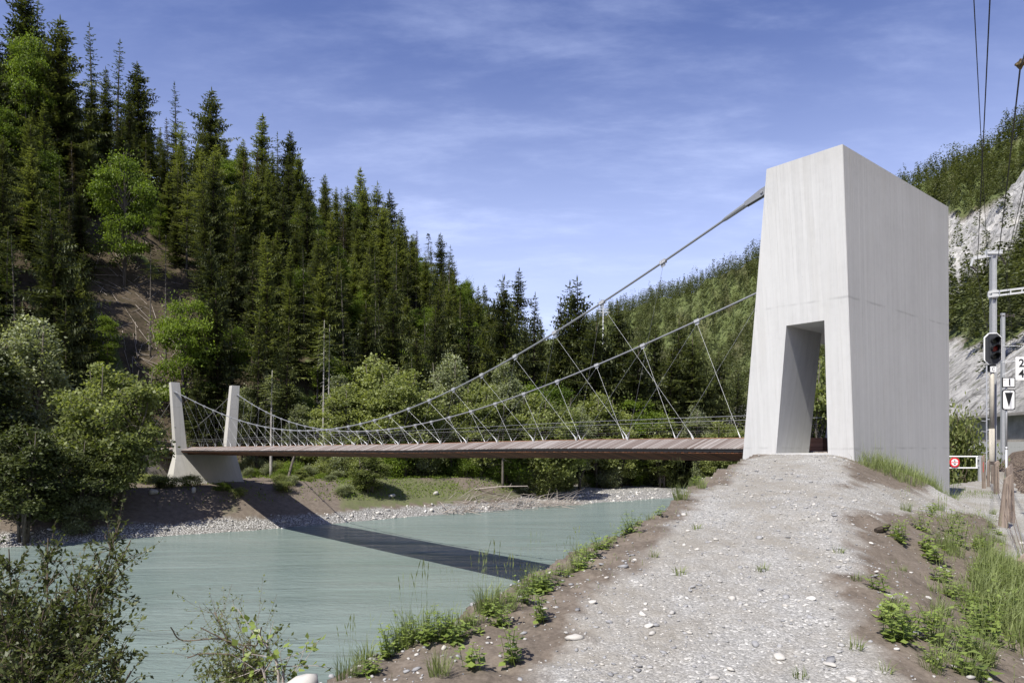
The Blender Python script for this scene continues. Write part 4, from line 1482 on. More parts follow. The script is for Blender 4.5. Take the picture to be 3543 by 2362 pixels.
for k in range(16):
    xd = g_.uniform(285, 800) if k < 10 else g_.uniform(560, 800); Z = g_.uniform(71, 78) if xd < 560 else g_.uniform(76, 90); x = at_px(xd, Z); sc = g_.uniform(.16, .36)
    if abs(xd - 470) < 95 and Z > 73: Z = 72.5; x = at_px(xd, Z)
    BSH[int(g_.integers(3))].put((x, Z, gz(x, Z) - .05), g_.uniform(0, 6), (sc * 1.6, sc * 1.6, sc), 'tiny green shrub on the earth bank ' + ('left of the far pylon' if xd < 400 else 'in front of the far pylon' if xd < 560 else 'right of the far pylon'), 'tiny shrubs on the earth bank')
for k in range(14):
    xd = g_.uniform(-60, 210); Z = g_.uniform(60, 66); x = at_px(xd, Z); sc = g_.uniform(.7, 1.3)
    BSH[int(g_.integers(3))].put((x, Z, gz(x, Z) - .1), g_.uniform(0, 6), sc, 'dark shady bush under the trees at the left end of the far bank', 'shaded bushes at the left')
plant(BSH[0], 2196, 47, 925, 4.0, 'leafy green bush beside the right edge of the concrete tower', None, .42)
plant(ALD[0], 1886, 54, 770, 12, 'alder seen through the doorway of the concrete tower', None, .8)
plant(BSH[1], 2212, 50, 1000, 4.0, 'lower bush right behind the leafy one near the gate', None, .7)

# ------------------------------------------------------------------ far wood on the mountain: one mass
def far_wood():
    g = np.random.default_rng(9)
    lv = Leaves(); n = 0
    N = 42000
    Y = g.uniform(70, 720, N); X = mtn_foot(Y) + g.uniform(0, 260, N) ** 1.0
    ok = (X / Y < .80) & (X / Y > .10)
    X, Y = X[ok], Y[ok]
    Z, q = ground_full(X, Y)
    rk = rock_mask(X, Y, q['q'], q['mh'])
    patch = fbm(X * .03, Y * .03, 91) * 2
    keep = (q['q'] > 3) & ((rk < .35) | (g.random(len(X)) < .05)) & (g.random(len(X)) < np.where(Y < 300, .75, .5) * sstep(-.9, .1, patch) + .12)
    # crown of the ridge and the slope facing us only
    el = Z / Y
    keep &= (q['mh'] < 175)
    X, Y, Z = X[keep], Y[keep], Z[keep]
    idx = g.permutation(len(X))[:9500]
    for i in idx:
        h = g.uniform(5, 11) * (1.15 if g.random() < .2 else 1) * (1.0 if Y[i] < 320 else 1.25)
        con = g.random() < .72
        w = h * (g.uniform(.16, .24) if con else g.uniform(.28, .40))
        m = 170 if Y[i] < 210 else (120 if Y[i] < 330 else 75)
        u = g.uniform(.12, 1, m)
        if con: rad = w * (1 - u) ** .8 + .12
        else: rad = w * np.sqrt(np.clip(1 - ((u - .62) / .42) ** 2, .05, 1))
        az = g.uniform(0, 2 * PI, m)
        o = np.stack([np.cos(az), np.sin(az), np.zeros(m)], 1)
        P = np.array([X[i], Y[i], Z[i] - .3]) + o * (rad * g.uniform(.2, .6, m))[:, None] + np.outer(u * h, [0, 0, 1])
        D = unit(o + np.outer(g.uniform(-.5, .25, m), [0, 0, 1]) + g.normal(0, .25, (m, 3)))
        S = unit(np.cross(D, [0, 0, 1.]) + g.normal(0, .3, (m, 3)))
        L = h * g.uniform(.045, .10, m) * (1.15 - .4 * u)
        lv.kite(P, D, S, L, L * .75, np.clip(g.normal(.42 if con else .62, .12) + g.normal(0, .15, m), 0, 1))
    print('far wood', len(idx))
    o = obj('mountain_wood', lv.mesh('mountain_wood'), M['farpine'])
    tag(o, 'far wood of pines and shrubs covering the mountain behind the tower', 'wood', kind='stuff')


far_wood()


def undergrowth():
    g = np.random.default_rng(19); lv = Leaves()
    N = 90000
    s = g.uniform(60, 99, N); r = g.uniform(-30, 78, N); x, y = from_sr(s, r)
    z, q = ground_full(x, y)
    n1 = fbm(x * .12, y * .12, 85) * 2; n2 = fbm(x * .5, y * .5, 87) * 2
    w = sstep(.0, .9, n1 + n2 * .6 + sstep(5, 18, r) * .9 - .12) + .3 * (q['t'] > 0) + .04
    k = (q['d'] > q['bw'] + 1.5) & (g.random(N) < w)
    x, y, z = x[k], y[k], z[k]; n = len(x)
    hh = .35 * vnoise(x * .7, y * .7, 5) * (.4 + .6 * g.random(n))
    D = unit(g.normal(0, .7, (n, 3)) + [0, 0, .5]); S = unit(np.cross(D, g.normal(0, 1, (n, 3))))
    L = g.uniform(.10, .26, n)
    lv.kite(np.stack([x, y, z + hh], 1), D, S, L, L * .7, np.clip(g.normal(.5, .2, n) + n1[k] * .2, 0, 1), .1)
    tag(obj('undergrowth', lv.mesh('undergrowth'), M['beech']), 'low leafy undergrowth on the far bank and the foot of the slope', 'undergrowth', kind='stuff')


undergrowth()

# ------------------------------------------------------------------ railway side: ballast, rail, wall, masts, signals, signs, gate, fence
def seg_ground(x, y, dz=0.0):
    return (x, y, gz(x, y) + dz)


TRK = [(11.9, 10), (14.8, 16), (18.2, 22), (22.6, 30), (27.5, 38), (34.4, 48), (42, 58), (51, 70), (64, 84), (80, 98)]


def trk_pt(t):
    n = len(TRK) - 1
    i = min(n - 1, int(t)); f = t - i
    return TRK[i][0] + f * (TRK[i + 1][0] - TRK[i][0]), TRK[i][1] + f * (TRK[i + 1][1] - TRK[i][1])


def build_track():
    prof = [(-1.0, -.15), (1.0, .62), (1.9, .98), (4.8, 1.0), (6.2, .3), (7.0, -.2)]   # offset to the right, height
    ts = np.linspace(0, len(TRK) - 1, 160)
    prof_f = []
    for a, b in zip(prof[:-1], prof[1:]):
        for k in range(8): prof_f.append((a[0] + (b[0] - a[0]) * k / 8, a[1] + (b[1] - a[1]) * k / 8))
    prof_f.append(prof[-1])
    V = []
    for t in ts:
        x, y = trk_pt(t); x2, y2 = trk_pt(min(t + .05, len(TRK) - 1)); x1, y1 = trk_pt(max(t - .05, 0))
        dx, dy = x2 - x1, y2 - y1; L = math.hypot(dx, dy); nx, ny = dy / L, -dx / L
        zb = float(np.interp(y, [0, 20, 36, 58, 92], [-2.05, -2.05, -1.82, -.85, .1]))
        for o, h in prof_f: V.append((x + nx * o, y + ny * o, zb + h * (.75 if y < 70 else .5)))
    V = np.array(V); m = len(prof_f)
    V[:, 2] += fbm(V[:, 0] * 2.2, V[:, 1] * 2.2, 201, 4) * .12
    i, j = np.meshgrid(np.arange(len(ts) - 1), np.arange(m - 1), indexing='ij')
    F = np.stack([i * m + j, i * m + j + 1, (i + 1) * m + j + 1, (i + 1) * m + j], -1).reshape(-1, 4)
    structure('railway_bed', mesh_np('railway_bed', V, F, True), ballast_mat())
    for off, lab in ((2.5, 'rusty near rail of the railway track curving past the masts'), (3.95, 'rusty far rail of the railway track curving past the masts')):
        pts = []
        for t in np.linspace(0, len(TRK) - 1, 80):
            x, y = trk_pt(t); x2, y2 = trk_pt(min(t + .05, len(TRK) - 1)); x1, y1 = trk_pt(max(t - .05, 0))
            dx, dy = x2 - x1, y2 - y1; L = math.hypot(dx, dy); nx, ny = dy / L, -dx / L
            zb = float(np.interp(y, [0, 20, 36, 58, 92], [-2.05, -2.05, -1.82, -.85, .1]))
            pts.append((x + nx * off, y + ny * off, zb + 1.0 * (.75 if y < 70 else .5) + .07))
        m = MB()
        for a, b in zip(pts[:-1], pts[1:]): m.beam(a, b, .07, .16)
        tag(m.build('rail', simple('rusty_steel', (.13, .075, .05), .7, .3)), lab, 'rail', 'rails of the railway')


def ballast_mat():
    g = NT('brown_ballast')
    v = g.coord()
    c = g.voro(v, 11, 'F1', 'Color'); d = g.voro(v, 11, 'F1', 'Distance')
    s = g.n('ShaderNodeSeparateColor'); g.l(c, s.inputs[0])
    col = g.ramp(s.outputs[0], [(0, (.13, .095, .07)), (.5, (.25, .19, .145)), (.85, (.36, .29, .22)), (1., (.5, .43, .34))])
    col = g.mix(g.mapr(d, .3, .55), col, [.05, .038, .03])
    return g.done(g.bsdf(col, .95, .1, 0, g.math('SUBTRACT', 1., d), .8, .05))


build_track()


def build_wall():
    # old retaining wall with an overhanging lip at the foot of the scree
    pts = [(float(mtn_foot(yy)) - .55, yy) for yy in (62, 70, 78, 86, 94, 102, 110)]
    t = thing('retaining_wall', 'long dark stained concrete retaining wall with overhanging lip below the white scree', 'wall', (57.3, 86, 0))
    loc = Vector((57.3, 86, 0))
    m = MB(); lip = MB(); led = MB()
    for a, b in zip(pts[:-1], pts[1:]):
        za, zb = gz(a[0] - 1.2, a[1]) - .8, gz(b[0] - 1.2, b[1]) - .8
        d = Vector((b[0] - a[0], b[1] - a[1], 0)).normalized(); n = Vector((-d.y, d.x, 0))
        A, B = Vector((a[0], a[1], 0)) - loc, Vector((b[0], b[1], 0)) - loc
        for mm, o0, o1, z0, z1 in ((m, -.6, .0, -1.5, 3.45), (lip, -.9, .95, 3.45, 3.75), (led, 0.002, .35, -1.5, .55)):
            vs = []
            for P in (A, B):
                vs += [P + n * o0 + Vector((0, 0, z0)), P + n * o1 + Vector((0, 0, z0)), P + n * o1 + Vector((0, 0, z1)), P + n * o0 + Vector((0, 0, z1))]
            mm.add(vs, [(3, 2, 1, 0), (4, 5, 6, 7), (0, 1, 5, 4), (1, 2, 6, 5), (2, 3, 7, 6), (3, 0, 4, 7)])
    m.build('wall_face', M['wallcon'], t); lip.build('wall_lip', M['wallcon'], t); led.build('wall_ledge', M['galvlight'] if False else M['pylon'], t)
    s = MB(); s.box(-.42, .42, -.03, .03, -.3, .3)
    x, y, z = wx(3531, 90), 90.0, wz(1465, 90)
    sg = thing('wall_notice', 'tiny white notice board on the dark retaining wall at the right edge', 'sign', (x, y, z))
    s.build('board', M['white'], sg, bevel=.02)
    k = MB()
    for q in (.12, .02, -.10): k.box(-.26, .2, -.036, -.031, q, q + .045)
    k.build('small_print', simple('faded_red_print', (.4, .12, .1), .6), sg)


build_wall()


def build_mast():
    Z = 38.0; x = wx(3435.5, Z); zb = gz(x, Z)
    t = thing('catenary_mast', 'tall galvanised steel catenary mast carrying a cantilever and bracket, behind the railway signal', 'mast', (x, Z, zb))
    H = wz(884, Z) - zb
    m = MB()
    w = .235
    for q in (-1, 1): m.box(q * w / 2 - .012, q * w / 2 + .012, -.11, .11, 0, H)
    m.box(-w / 2 + .012, w / 2 - .012, -.008, .008, 0, H)
    m.build('post', M['galv'], t)
    m = MB()                                                          # sloping top bracket
    L = Vector((wx(3366, Z) - x, 0, wz(894, Z) - zb)); R = Vector((wx(3460, Z) - x, 0, wz(879, Z) - zb))
    m.beam(L, R, .13, .15); m.beam(L, L + Vector((-.12, 0, -.42)), .07, .08)
    m.box(R.x - .75, R.x + .04, -.14, .14, R.z - .02, R.z + .13)
    for q in (-.7, -.35, 0): m.box(R.x + q - .04, R.x + q + .04, -.16, .16, R.z + .13, R.z + .21)
    m.build('top_bracket', M['galvlight'], t)
    m = MB()                                                          # cantilever reaching over the track
    a = Vector((wx(3412, Z) - x, -.14, wz(1014, Z) - zb)); b = Vector((wx(3412, Z) - x + 4.6, -.5, wz(1014, Z) - zb + .52))
    m.beam(a, b, .06, .10); m.beam(a + Vector((0, 0, -.22)), b + Vector((0, 0, -.22)), .06, .10)
    for q in np.linspace(0, 1, 9): m.beam(a.lerp(b, q), a.lerp(b, q) + Vector((0, 0, -.22)), .05, .05)
    m.box(-.16, .16, -.17, .15, a.z - .28, a.z + .14)
    m.build('cantilever', M['galvlight'], t)

    def insulator(p, q):
        p, q = Vector(p), Vector(q); mm = MB(); n = 5
        mm.tube([p, q], .022, 6)
        for k in range(n):
            c = p.lerp(q, .12 + .76 * k / (n - 1)); d = (q - p).normalized() * .03
            mm.tube([c - d, c, c + d], [.03, .085, .03], 8)
        return mm
    insulator(L + Vector((-.12, 0, -.42)), (wx(3380, Z) - x, 0, wz(938, Z) - zb)).build('insulator', M['insul'], t)
    insulator(R + Vector((0, 0, -.05)), (wx(3479, Z) - x, 0, wz(916, Z) - zb)).build('insulator', M['insul'], t)
    m = MB(); m.box(-.36, .36, -.36, .36, -.5, .35); m.build('footing', M['wallcon'], t)

    # second mast further back
    Z2 = 58.0; x2 = wx(3469, Z2); zb2 = gz(x2, Z2)
    t2 = thing('catenary_mast', 'second grey catenary mast with a dark cross arm, further back along the track', 'mast', (x2, Z2, zb2))
    H2 = wz(1083, Z2) - zb2; m = MB()
    for q in (-1, 1): m.box(q * .115 - .012, q * .115 + .012, -.11, .11, 0, H2)
    m.box(-.1, .1, -.008, .008, 0, H2); m.build('post', M['galv'], t2)
    m = MB(); zc = wz(1092, Z2) - zb2; m.beam((-.65, 0, zc), (.95, 0, zc + .02), .08, .08)
    for q in (-.6, .35, .9): m.tube([(q, 0, zc - .12), (q, 0, zc + .14)], .06, 6)
    m.build('cross_arm', M['insul'], t2)
    m = MB(); zc = wz(1196, Z2) - zb2
    m.beam((0, 0, zc), (1.6, -.3, zc - .05), .06, .06); m.beam((0, 0, zc - 1.4), (1.5, -.3, zc - .12), .04, .04)
    m.build('bracket', M['galvlight'], t2)
    insulator((.8, -.15, zc + .02), (1.5, -.3, zc)).build('insulator', M['insul'], t2)
    return x, Z, zb, L, R


mastx, mastZ, mastzb, mL, mR = build_mast()


def wire(name, pts, rad, label, sag=0.):
    P = []
    a, b = Vector(pts[0]), Vector(pts[1])
    e = a + (a - b) * ((a.y + 30) / max(1, b.y - a.y)); e.z = max(e.z, a.z)      # the span runs on past the camera
    pts = [e] + list(pts)
    for a, b in zip(pts[:-1], pts[1:]):
        a, b = Vector(a), Vector(b)
        for k in range(16):
            f = k / 16; p = a.lerp(b, f); p.z -= sag * 4 * f * (1 - f); P.append(p)
    P.append(Vector(pts[-1]))
    m = MB(); m.tube(P, rad, 5)
    return tag(m.build(name, M['wire']), label, 'wire', 'overhead wires of the railway')


def pt(xi, yi, Z): return (wx(xi, Z), Z, wz(yi, Z))


def build_wires():
    pL = pt(3380, 938, 38); pR = pt(3479, 916, 38)
    wire('overhead_wire', [pt(3425, -6, 15.6), pL, pt(3418, 1150, 66)], .016, 'black overhead wire ending at the left insulator of the near mast', .1)
    wire('overhead_wire', [pt(3369, -6, 16.4), pt(3422, 1000, 60), pt(3430, 1180, 90)], .013, 'thin black overhead wire, leftmost at the top edge of the picture', .15)
    wire('overhead_wire', [pt(3553, 150, 13.5), pt(3531, 222, 15), pt(3455, 876, 36.5), pt(3414, 1140, 70)], .018, 'thick black overhead wire with a clamp near the top right corner', .08)
    wire('overhead_wire', [pt(3560, 560, 24), pR, pt(3497, 1200, 62)], .013, 'thin overhead wire running to the right insulator', .05)
    wire('overhead_wire', [pt(3552, 640, 25), pt(3484, 930, 38.6), pt(3505, 1200, 62)], .011, 'thinner second wire running down beside the right insulator', .05)
    m = MB(); c = Vector(pt(3531, 222, 15))
    m.beam(c + Vector((-.08, 0, 0)), c + Vector((.25, 0, .04)), .07, .07); m.ball(c, .07, 6, 4); m.beam(c + Vector((0, -.05, -.06)), c + Vector((0, .05, .06)), .05, .16)
    m.ball(c + Vector((-.09, 0, -.01)), .04, 5, 3)
    tag(m.build('wire_clamp', simple('brass_clamp', (.16, .12, .06), .5, .6)), 'small brass clamp on the thick overhead wire at the top right', 'clamp')


build_wires()


def rounded(w, h, r, n=5):
    pts = []
    for cx_, cy_, a0 in ((w / 2 - r, h / 2 - r, 0), (-w / 2 + r, h / 2 - r, 90), (-w / 2 + r, -h / 2 + r, 180), (w / 2 - r, -h / 2 + r, 270)):
        for k in range(n + 1):
            a = math.radians(a0 + 90 * k / n); pts.append((cx_ + r * math.cos(a), cy_ + r * math.sin(a)))
    return pts


def plate(poly, y0, y1):
    m = MB(); m.extrude(poly, lambda u, v: (u, y0, v), lambda u, v: (u, y1, v)); return m


def put_text(txt, size, loc, mat, parent, name='lettering', bold=.0, sx=1.0):
    o = obj(name, text_mesh(txt, size, .003, bold), mat, parent)
    o.rotation_euler = (PI / 2, 0, 0); o.location = loc; o.scale = (sx, 1, 1)
    return o


def octagon(w, h, c):
    return [(-w / 2 + c, -h / 2), (w / 2 - c, -h / 2), (w / 2, -h / 2 + c), (w / 2, h / 2 - c), (w / 2 - c, h / 2), (-w / 2 + c, h / 2), (-w / 2, h / 2 - c), (-w / 2, -h / 2 + c)]


def build_signal():
    Z = 36.4; x = wx(3431, Z); zb = gz(x, Z)
    t = thing('railway_signal', 'three lamp railway signal with white edged black backboard on a beige pole', 'signal', (x, Z, zb), math.radians(-6))
    H = wz(1262, Z) - zb
    m = MB(); m.tube([(0, 0, .2), (0, 0, H * .45)], .135, 10); m.tube([(0, 0, H * .45), (0, 0, H + .3)], .115, 10)
    m.build('pole', M['mastpaint'], t, smooth=True)
    m = MB(); m.tube([(-.24, .02, .3), (-.24, .02, H)], .035, 6)
    for z in np.arange(.9, H - .2, .55): m.beam((-.24, .02, z), (-.50, .02, z + .03), .03, .03); m.beam((-.24, .02, z + .1), (0, 0, z + .1), .04, .04)
    m.build('climbing_peg', M['galv'], t)
    m = MB(); m.box(-.2, .2, -.22, .22, -.2, .28); m.box(-.16, .16, -.2, .2, .28, .46); m.build('footing', M['white'] if False else M['mastpaint'], t)
    w, h = 58 / FPX * Z, 110 / FPX * Z
    zc = wz(1207, Z) - zb
    b = plate(octagon(w, h, w * .27), -.10, -.06).build('backboard_edge', M['white'], t); b.location = (0, 0, zc)
    b = plate(octagon(w - .11, h - .11, w * .27 - .03), -.16, -.101).build('backboard', simple('charcoal_enamel', (.035, .037, .04), .5), t); b.location = (0, 0, zc)
    m = MB(); m.box(-.32, .30, -.06, .16, -h * .42, h * .42); o = m.build('lamp_case', M['blackp'], t); o.location = (0, 0, zc)
    for k, z in enumerate((.40, .0, -.40)):
        m = MB(); m.tube([(.03, -.17, z), (.03, -.20, z)], [.155, .15], 16)
        lens = m.build('lens', M['redlens'] if k == 1 else M['lens'], t); lens.location = (0, 0, zc)
        if k == 1: lens['label'] = 'dark red unlit middle lens'
        m = MB(); n = 12; vs = []                                     # hood above each lens
        for i in range(n + 1):
            a = math.radians(-35 + 250 * i / n)
            for rr, yy in ((.185, -.16), (.185, -.50 if 20 < math.degrees(a) < 160 else -.36), (.168, -.50 if 20 < math.degrees(a) < 160 else -.36), (.168, -.16)):
                vs.append((.03 + rr * math.cos(a), yy, z + rr * math.sin(a)))
        fs = []
        for i in range(n):
            for q in range(4):
                q2 = (q + 1) % 4
                fs.append((i * 4 + q, i * 4 + q2, (i + 1) * 4 + q2, (i + 1) * 4 + q))
        m.add(vs, fs); o = m.build('lens_hood', M['blackp'], lens)
    s = 19 / FPX * Z
    o = plate([(-s / 2, -s / 2), (s / 2, -s / 2), (s / 2, s / 2), (-s / 2, s / 2)], -.16, -.13).build('name_plate', M['white'], t)
    o.location = (-.01, 0, wz(1278, Z) - zb)
    put_text('C', .26, (0, -.165, 0), M['blackp'], o, bold=.004, sx=.8)
    m = MB(); m.box(-.13, .13, -.14, .14, H - .33, H + .02); m.build('clamp', M['blackp'], t)


build_signal()


def build_signs():
    Z = 28.0; x = wx(3481.5, Z); zb = gz(x, Z)
    t = thing('distance_sign', 'grey sign post with white 1 plate above a white plate with black wedge', 'sign', (x, Z, zb), math.radians(-4))
    H = wz(1415, Z) - zb
    m = MB(); m.tube([(0, 0, -.3), (0, 0, 1.9)], .045, 8); m.tube([(0, 0, 1.9), (0, 0, wz(1312, Z) - zb)], .036, 8)
    m.tube([(0, 0, 1.86), (0, 0, 1.95)], .052, 8)
    m.build('post', M['galv'], t, smooth=True)
    f = Z / FPX; cx_ = wx(3485.5, Z) - x
    o = plate(rounded(43 * f, 35 * f, .02), -.07, -.045).build('number_plate', M['blackp'], t); o.location = (cx_, 0, wz(1323, Z) - zb)
    plate(rounded(37 * f, 29 * f, .015), -.078, -.071).build('number_field', M['white'], o)
    put_text('1', .36, (.025, -.081, .0), M['blackp'], o, bold=.006)
    put_text('Im', .085, (-.16, -.081, .10), simple('faded_grey_print', (.3, .3, .3), .6), o)
    o = plate(rounded(44 * f, 71 * f, .10), -.07, -.045).build('wedge_plate', M['blackp'], t); o.location = (cx_, 0, wz(1383, Z) - zb)
    plate(rounded(37 * f, 64 * f, .075), -.078, -.071).build('wedge_field', M['white'], o)
    plate([(-13.2 * f, 25 * f), (13.2 * f, 25 * f), (0, -25 * f)], -.084, -.079).build('wedge', M['blackp'], o)
    m = MB()
    for u in (-1, 1):
        for v in (-1, 1): m.tube([(u * 14 * f, -.086, v * 27 * f), (u * 14 * f, -.079, v * 27 * f)], .012, 6)
    m.build('screw', M['galv'], o)

    Z = 38.0; x = wx(3531.5, Z); z = wz(1274.5, Z); f = Z / FPX
    t = thing('speed_sign', 'white rounded sign with the numbers 2 and 4 cut by the right edge', 'sign', (x, Z, z), math.radians(-4))
    plate(rounded(37 * f, 80 * f, .06), -.04, -.01).build('board', M['white'], t)
    put_text('2', .60, (.01, -.045, .27), M['blackp'], t, 'digit', .012); put_text('4', .60, (.01, -.045, -.30), M['blackp'], t, 'digit', .012)
    m = MB()
    m.beam((wx(3474, Z) - x, .2, wz(1250, Z) - z), (0, .0, wz(1247, Z) - z), .04, .04)
    m.beam((wx(3476, Z) - x, .2, wz(1296, Z) - z), (0, .0, wz(1262, Z) - z), .035, .035)
    m.build('bracket', M['galvlight'], t)


build_signs()


def build_gate():
    Z = 36.0; xr = wx(3389.5, Z); zb = gz(xr, Z)
    zt = wz(1577, Z); xl = wx(3255, Z)
    t = thing('barrier_gate', 'white tubular steel gate closing the path beside the concrete tower', 'gate', (xr, Z, zb))
    m = MB(); m.box(-.06, .06, -.06, .06, -.3, zt - zb + .03); m.build('gate_post', M['galv'], t)
    m = MB()
    for yi in (1578.5, 1618): m.tube([(xl - xr, 0, wz(yi, Z) - zb), (-.10, 0, wz(yi, Z) - zb)], .034, 8)
    for xx in (xl - xr, -.16): m.tube([(xx, 0, wz(1578.5, Z) - zb), (xx, 0, wz(1618, Z) - zb)], .034, 8)
    m.build('gate_frame', M['white'], t)
    m = MB()
    for yi in (1586, 1611): m.box(-.14, .02, -.05, .05, wz(yi, Z) - zb - .05, wz(yi, Z) - zb + .05)
    m.build('hinge', M['galv'], t)
    m = MB(); m.box(xl - xr - .06, xl - xr + .06, -.06, .06, -.3, zt - zb + .03); m.build('gate_post', M['galv'], t)
    # round ban on walkers and riders
    x, z = wx(3299.5, Z), wz(1598.6, Z)
    s = thing('prohibition_sign', 'round red and white sign banning pedestrians and animals, hung on the gate', 'sign', (x, Z, z))
    R = 17.2 / FPX * Z
    def disc(r, y0, y1, n=40): return plate([(r * math.cos(2 * PI * k / n), r * math.sin(2 * PI * k / n)) for k in range(n)], y0, y1)
    disc(R, -.075, -.05).build('disc', M['redp'], s)
    disc(R * .70, -.081, -.076).build('white_field', M['white'], s)
    plate([(-R * .70, -R * .065), (R * .70, -R * .065), (R * .70, R * .065), (-R * .70, R * .065)], -.0865, -.082).build('red_bar', M['redp'], s)
    k = R / 75.
    def pic(name, polys, head=None):
        m = MB()
        for p in polys: m.extrude([(a * k, b * k) for a, b in p], lambda u, v: (u, -.090, v), lambda u, v: (u, -.0815, v))
        if head: m.extrude([(head[0] * k + head[2] * k * math.cos(a), head[1] * k + head[2] * k * math.sin(a)) for a in np.linspace(0, 2 * PI, 10)[:-1]], lambda u, v: (u, -.090, v), lambda u, v: (u, -.0815, v))
        m.build(name, M['blackp'], s)
    pic('walker_symbol', [[(-4, 32), (4, 32), (5, 22), (-4, 22)], [(-4, 22), (1, 22), (-5, 10), (-9, 10)], [(0, 22), (5, 22), (8, 10), (4, 10)], [(-4, 31), (-8, 22), (-6, 21), (-2, 28)], [(4, 31), (9, 24), (7, 22), (2, 28)]], (0, 37, 4))
    pic('dog_symbol', [[(-13, -16), (12, -18), (13, -26), (-12, -25)], [(-13, -14), (-19, -12), (-20, -17), (-13, -21)], [(-12, -24), (-8, -24), (-10, -35), (-13, -35)], [(-4, -25), (-1, -25), (-3, -33), (-6, -33)], [(6, -25), (9, -25), (8, -36), (5, -36)], [(10, -25), (13, -22), (17, -34), (14, -35)], [(11, -18), (18, -13), (19, -15), (13, -21)]])


build_gate()


def fence_post(xb, yb_i, xt, yt_i, Z, w, th, label, notch=False, mat=None):
    """board standing on the ground, foot and top given by their place in the picture at depth Z"""
    xB, xT, zT = wx(xb, Z), wx(xt, Z), wz(yt_i, Z)
    z0 = gz(xB, Z)
    t = thing('fence_post', label, 'fence post', (xB, Z, z0), math.radians(random.uniform(-14, 8)), 'wooden fence posts along the railway path')
    m = MB()
    L = zT - z0; dx = xT - xB
    n = 6
    vs = []
    for k in range(n + 1):
        f = k / n; wob = math.sin(f * 5 + Z) * .006
        ww = w * (1.12 - .2 * f)
        zz = -.4 + (L + .4) * f
        c = dx * f + wob
        for a, b in ((-1, -1), (1, -1), (1, 1), (-1, 1)): vs.append((c + a * ww / 2, b * th / 2, zz + (a * .06 if k == n else 0)))
    fs = [(0, 1, 2, 3), tuple(n * 4 + q for q in range(4))]
    for k in range(n):
        for q in range(4): fs.append((k * 4 + q, k * 4 + (q + 1) % 4, k * 4 + 4 + (q + 1) % 4, k * 4 + 4 + q))
    m.add(vs, fs)
    m.build('board', M['post'], t, bevel=.006)
    c = MB()                                                          # drying crack
    c.beam((dx * .25 + w * .12, -th / 2 - .001, L * .2), (dx * .8 - w * .05, -th / 2 - .001, L * .86), .004, .006)
    c.build('crack', M['blackp'], t)
    return t, Vector((xB + dx, Z, z0 + L)), Vector((xB, Z, z0))


def build_fence():
    P = []
    P.append(fence_post(3464, 1855, 3484, 1647, 16.0, .165, .07, 'nearest leaning brown fence post at the edge of the soil bank'))
    P.append(fence_post(3500, 1760, 3491, 1612, 17.6, .15, .08, 'thick upright fence post standing close behind the leaning one'))
    P.append(fence_post(3448, 1703, 3446, 1597, 29.0, .16, .12, 'dark fence post wound with green creeper beside the mast'))
    P.append(fence_post(3419, 1680, 3420, 1593, 33.0, .10, .10, 'thin pale grey fence post left of the mast'))
    P.append(fence_post(3404, 1683, 3401, 1576, 32.0, .14, .08, 'reddish fence post next to the gate hinge'))
    P.append(fence_post(3546, 1975, 3540, 1925, 10.5, .16, .12, 'stub of a fence post at the right edge near the tall grass'))
    P.append(fence_post(3434, 1668, 3433, 1610, 34.5, .10, .08, 'short dark stake hidden behind the creeper post'))
    t, top, foot = P[4]
    m = MB(); m.box(-.075, -.06, -.05, -.043, .75, 1.2); m.build('red_mark', M['redp'], t)
    m = MB(); m.beam(Vector(pt(3425, 1601, 31)), Vector(pt(3456, 1603, 30)), .05, .16)
    tag(m.build('fence_rail', M['post']), 'short horizontal wooden board between the posts in front of the mast', 'fence rail')
    order = [5, 0, 1, 2, 3]
    for k, f in enumerate((.25, .55, .85)):
        pts = []
        for i in order:
            _, a, b = P[i]; pts.append(b.lerp(a, f) + Vector((0, -.06, 0)))
        m = MB()
        for a, b in zip(pts[:-1], pts[1:]):
            q = [a.lerp(b, s / 10) - Vector((0, 0, .05 * 4 * (s / 10) * (1 - s / 10))) for s in range(11)]
            m.tube(q, .005, 4)
        tag(m.build('fence_wire', simple('rusty_wire', (.16, .11, .08), .7, .4)), ['lowest', 'middle', 'highest'][k] + ' of the thin rusty wires strung between the fence posts', 'wire', 'fence wires')


build_fence()

# distant power mast over the valley
def build_power_mast():
    Z = 520.; x = wx(2086.5, Z); z0 = gz(x, Z)
    t = thing('power_mast', 'slender grey power mast far off between the treetops', 'mast', (x, Z, z0))
    H = wz(1056, Z) - z0
    m = MB(); m.tube([(0, 0, 0), (0, 0, H)], [.9, .32], 8); m.build('pole', M['galvlight'], t)
    m = MB()
    for yi, w in ((1070, 4.2), (1080, 5.0)): m.beam((-w, 0, wz(yi, Z) - z0), (w, 0, wz(yi, Z) - z0), .3, .35)
    m.build('cross_arm', M['galvlight'], t)


build_power_mast()

# ------------------------------------------------------------------ stones
def stone_mesh(g, n=1, sub=1):
    bm = bmesh.new()
    bmesh.ops.create_icosphere(bm, subdivisions=sub, radius=1.0)
    V = np.array([v.co[:] for v in bm.verts]); F = np.array([[v.index for v in f.verts] for f in bm.faces])
    bm.free()
    return V, F


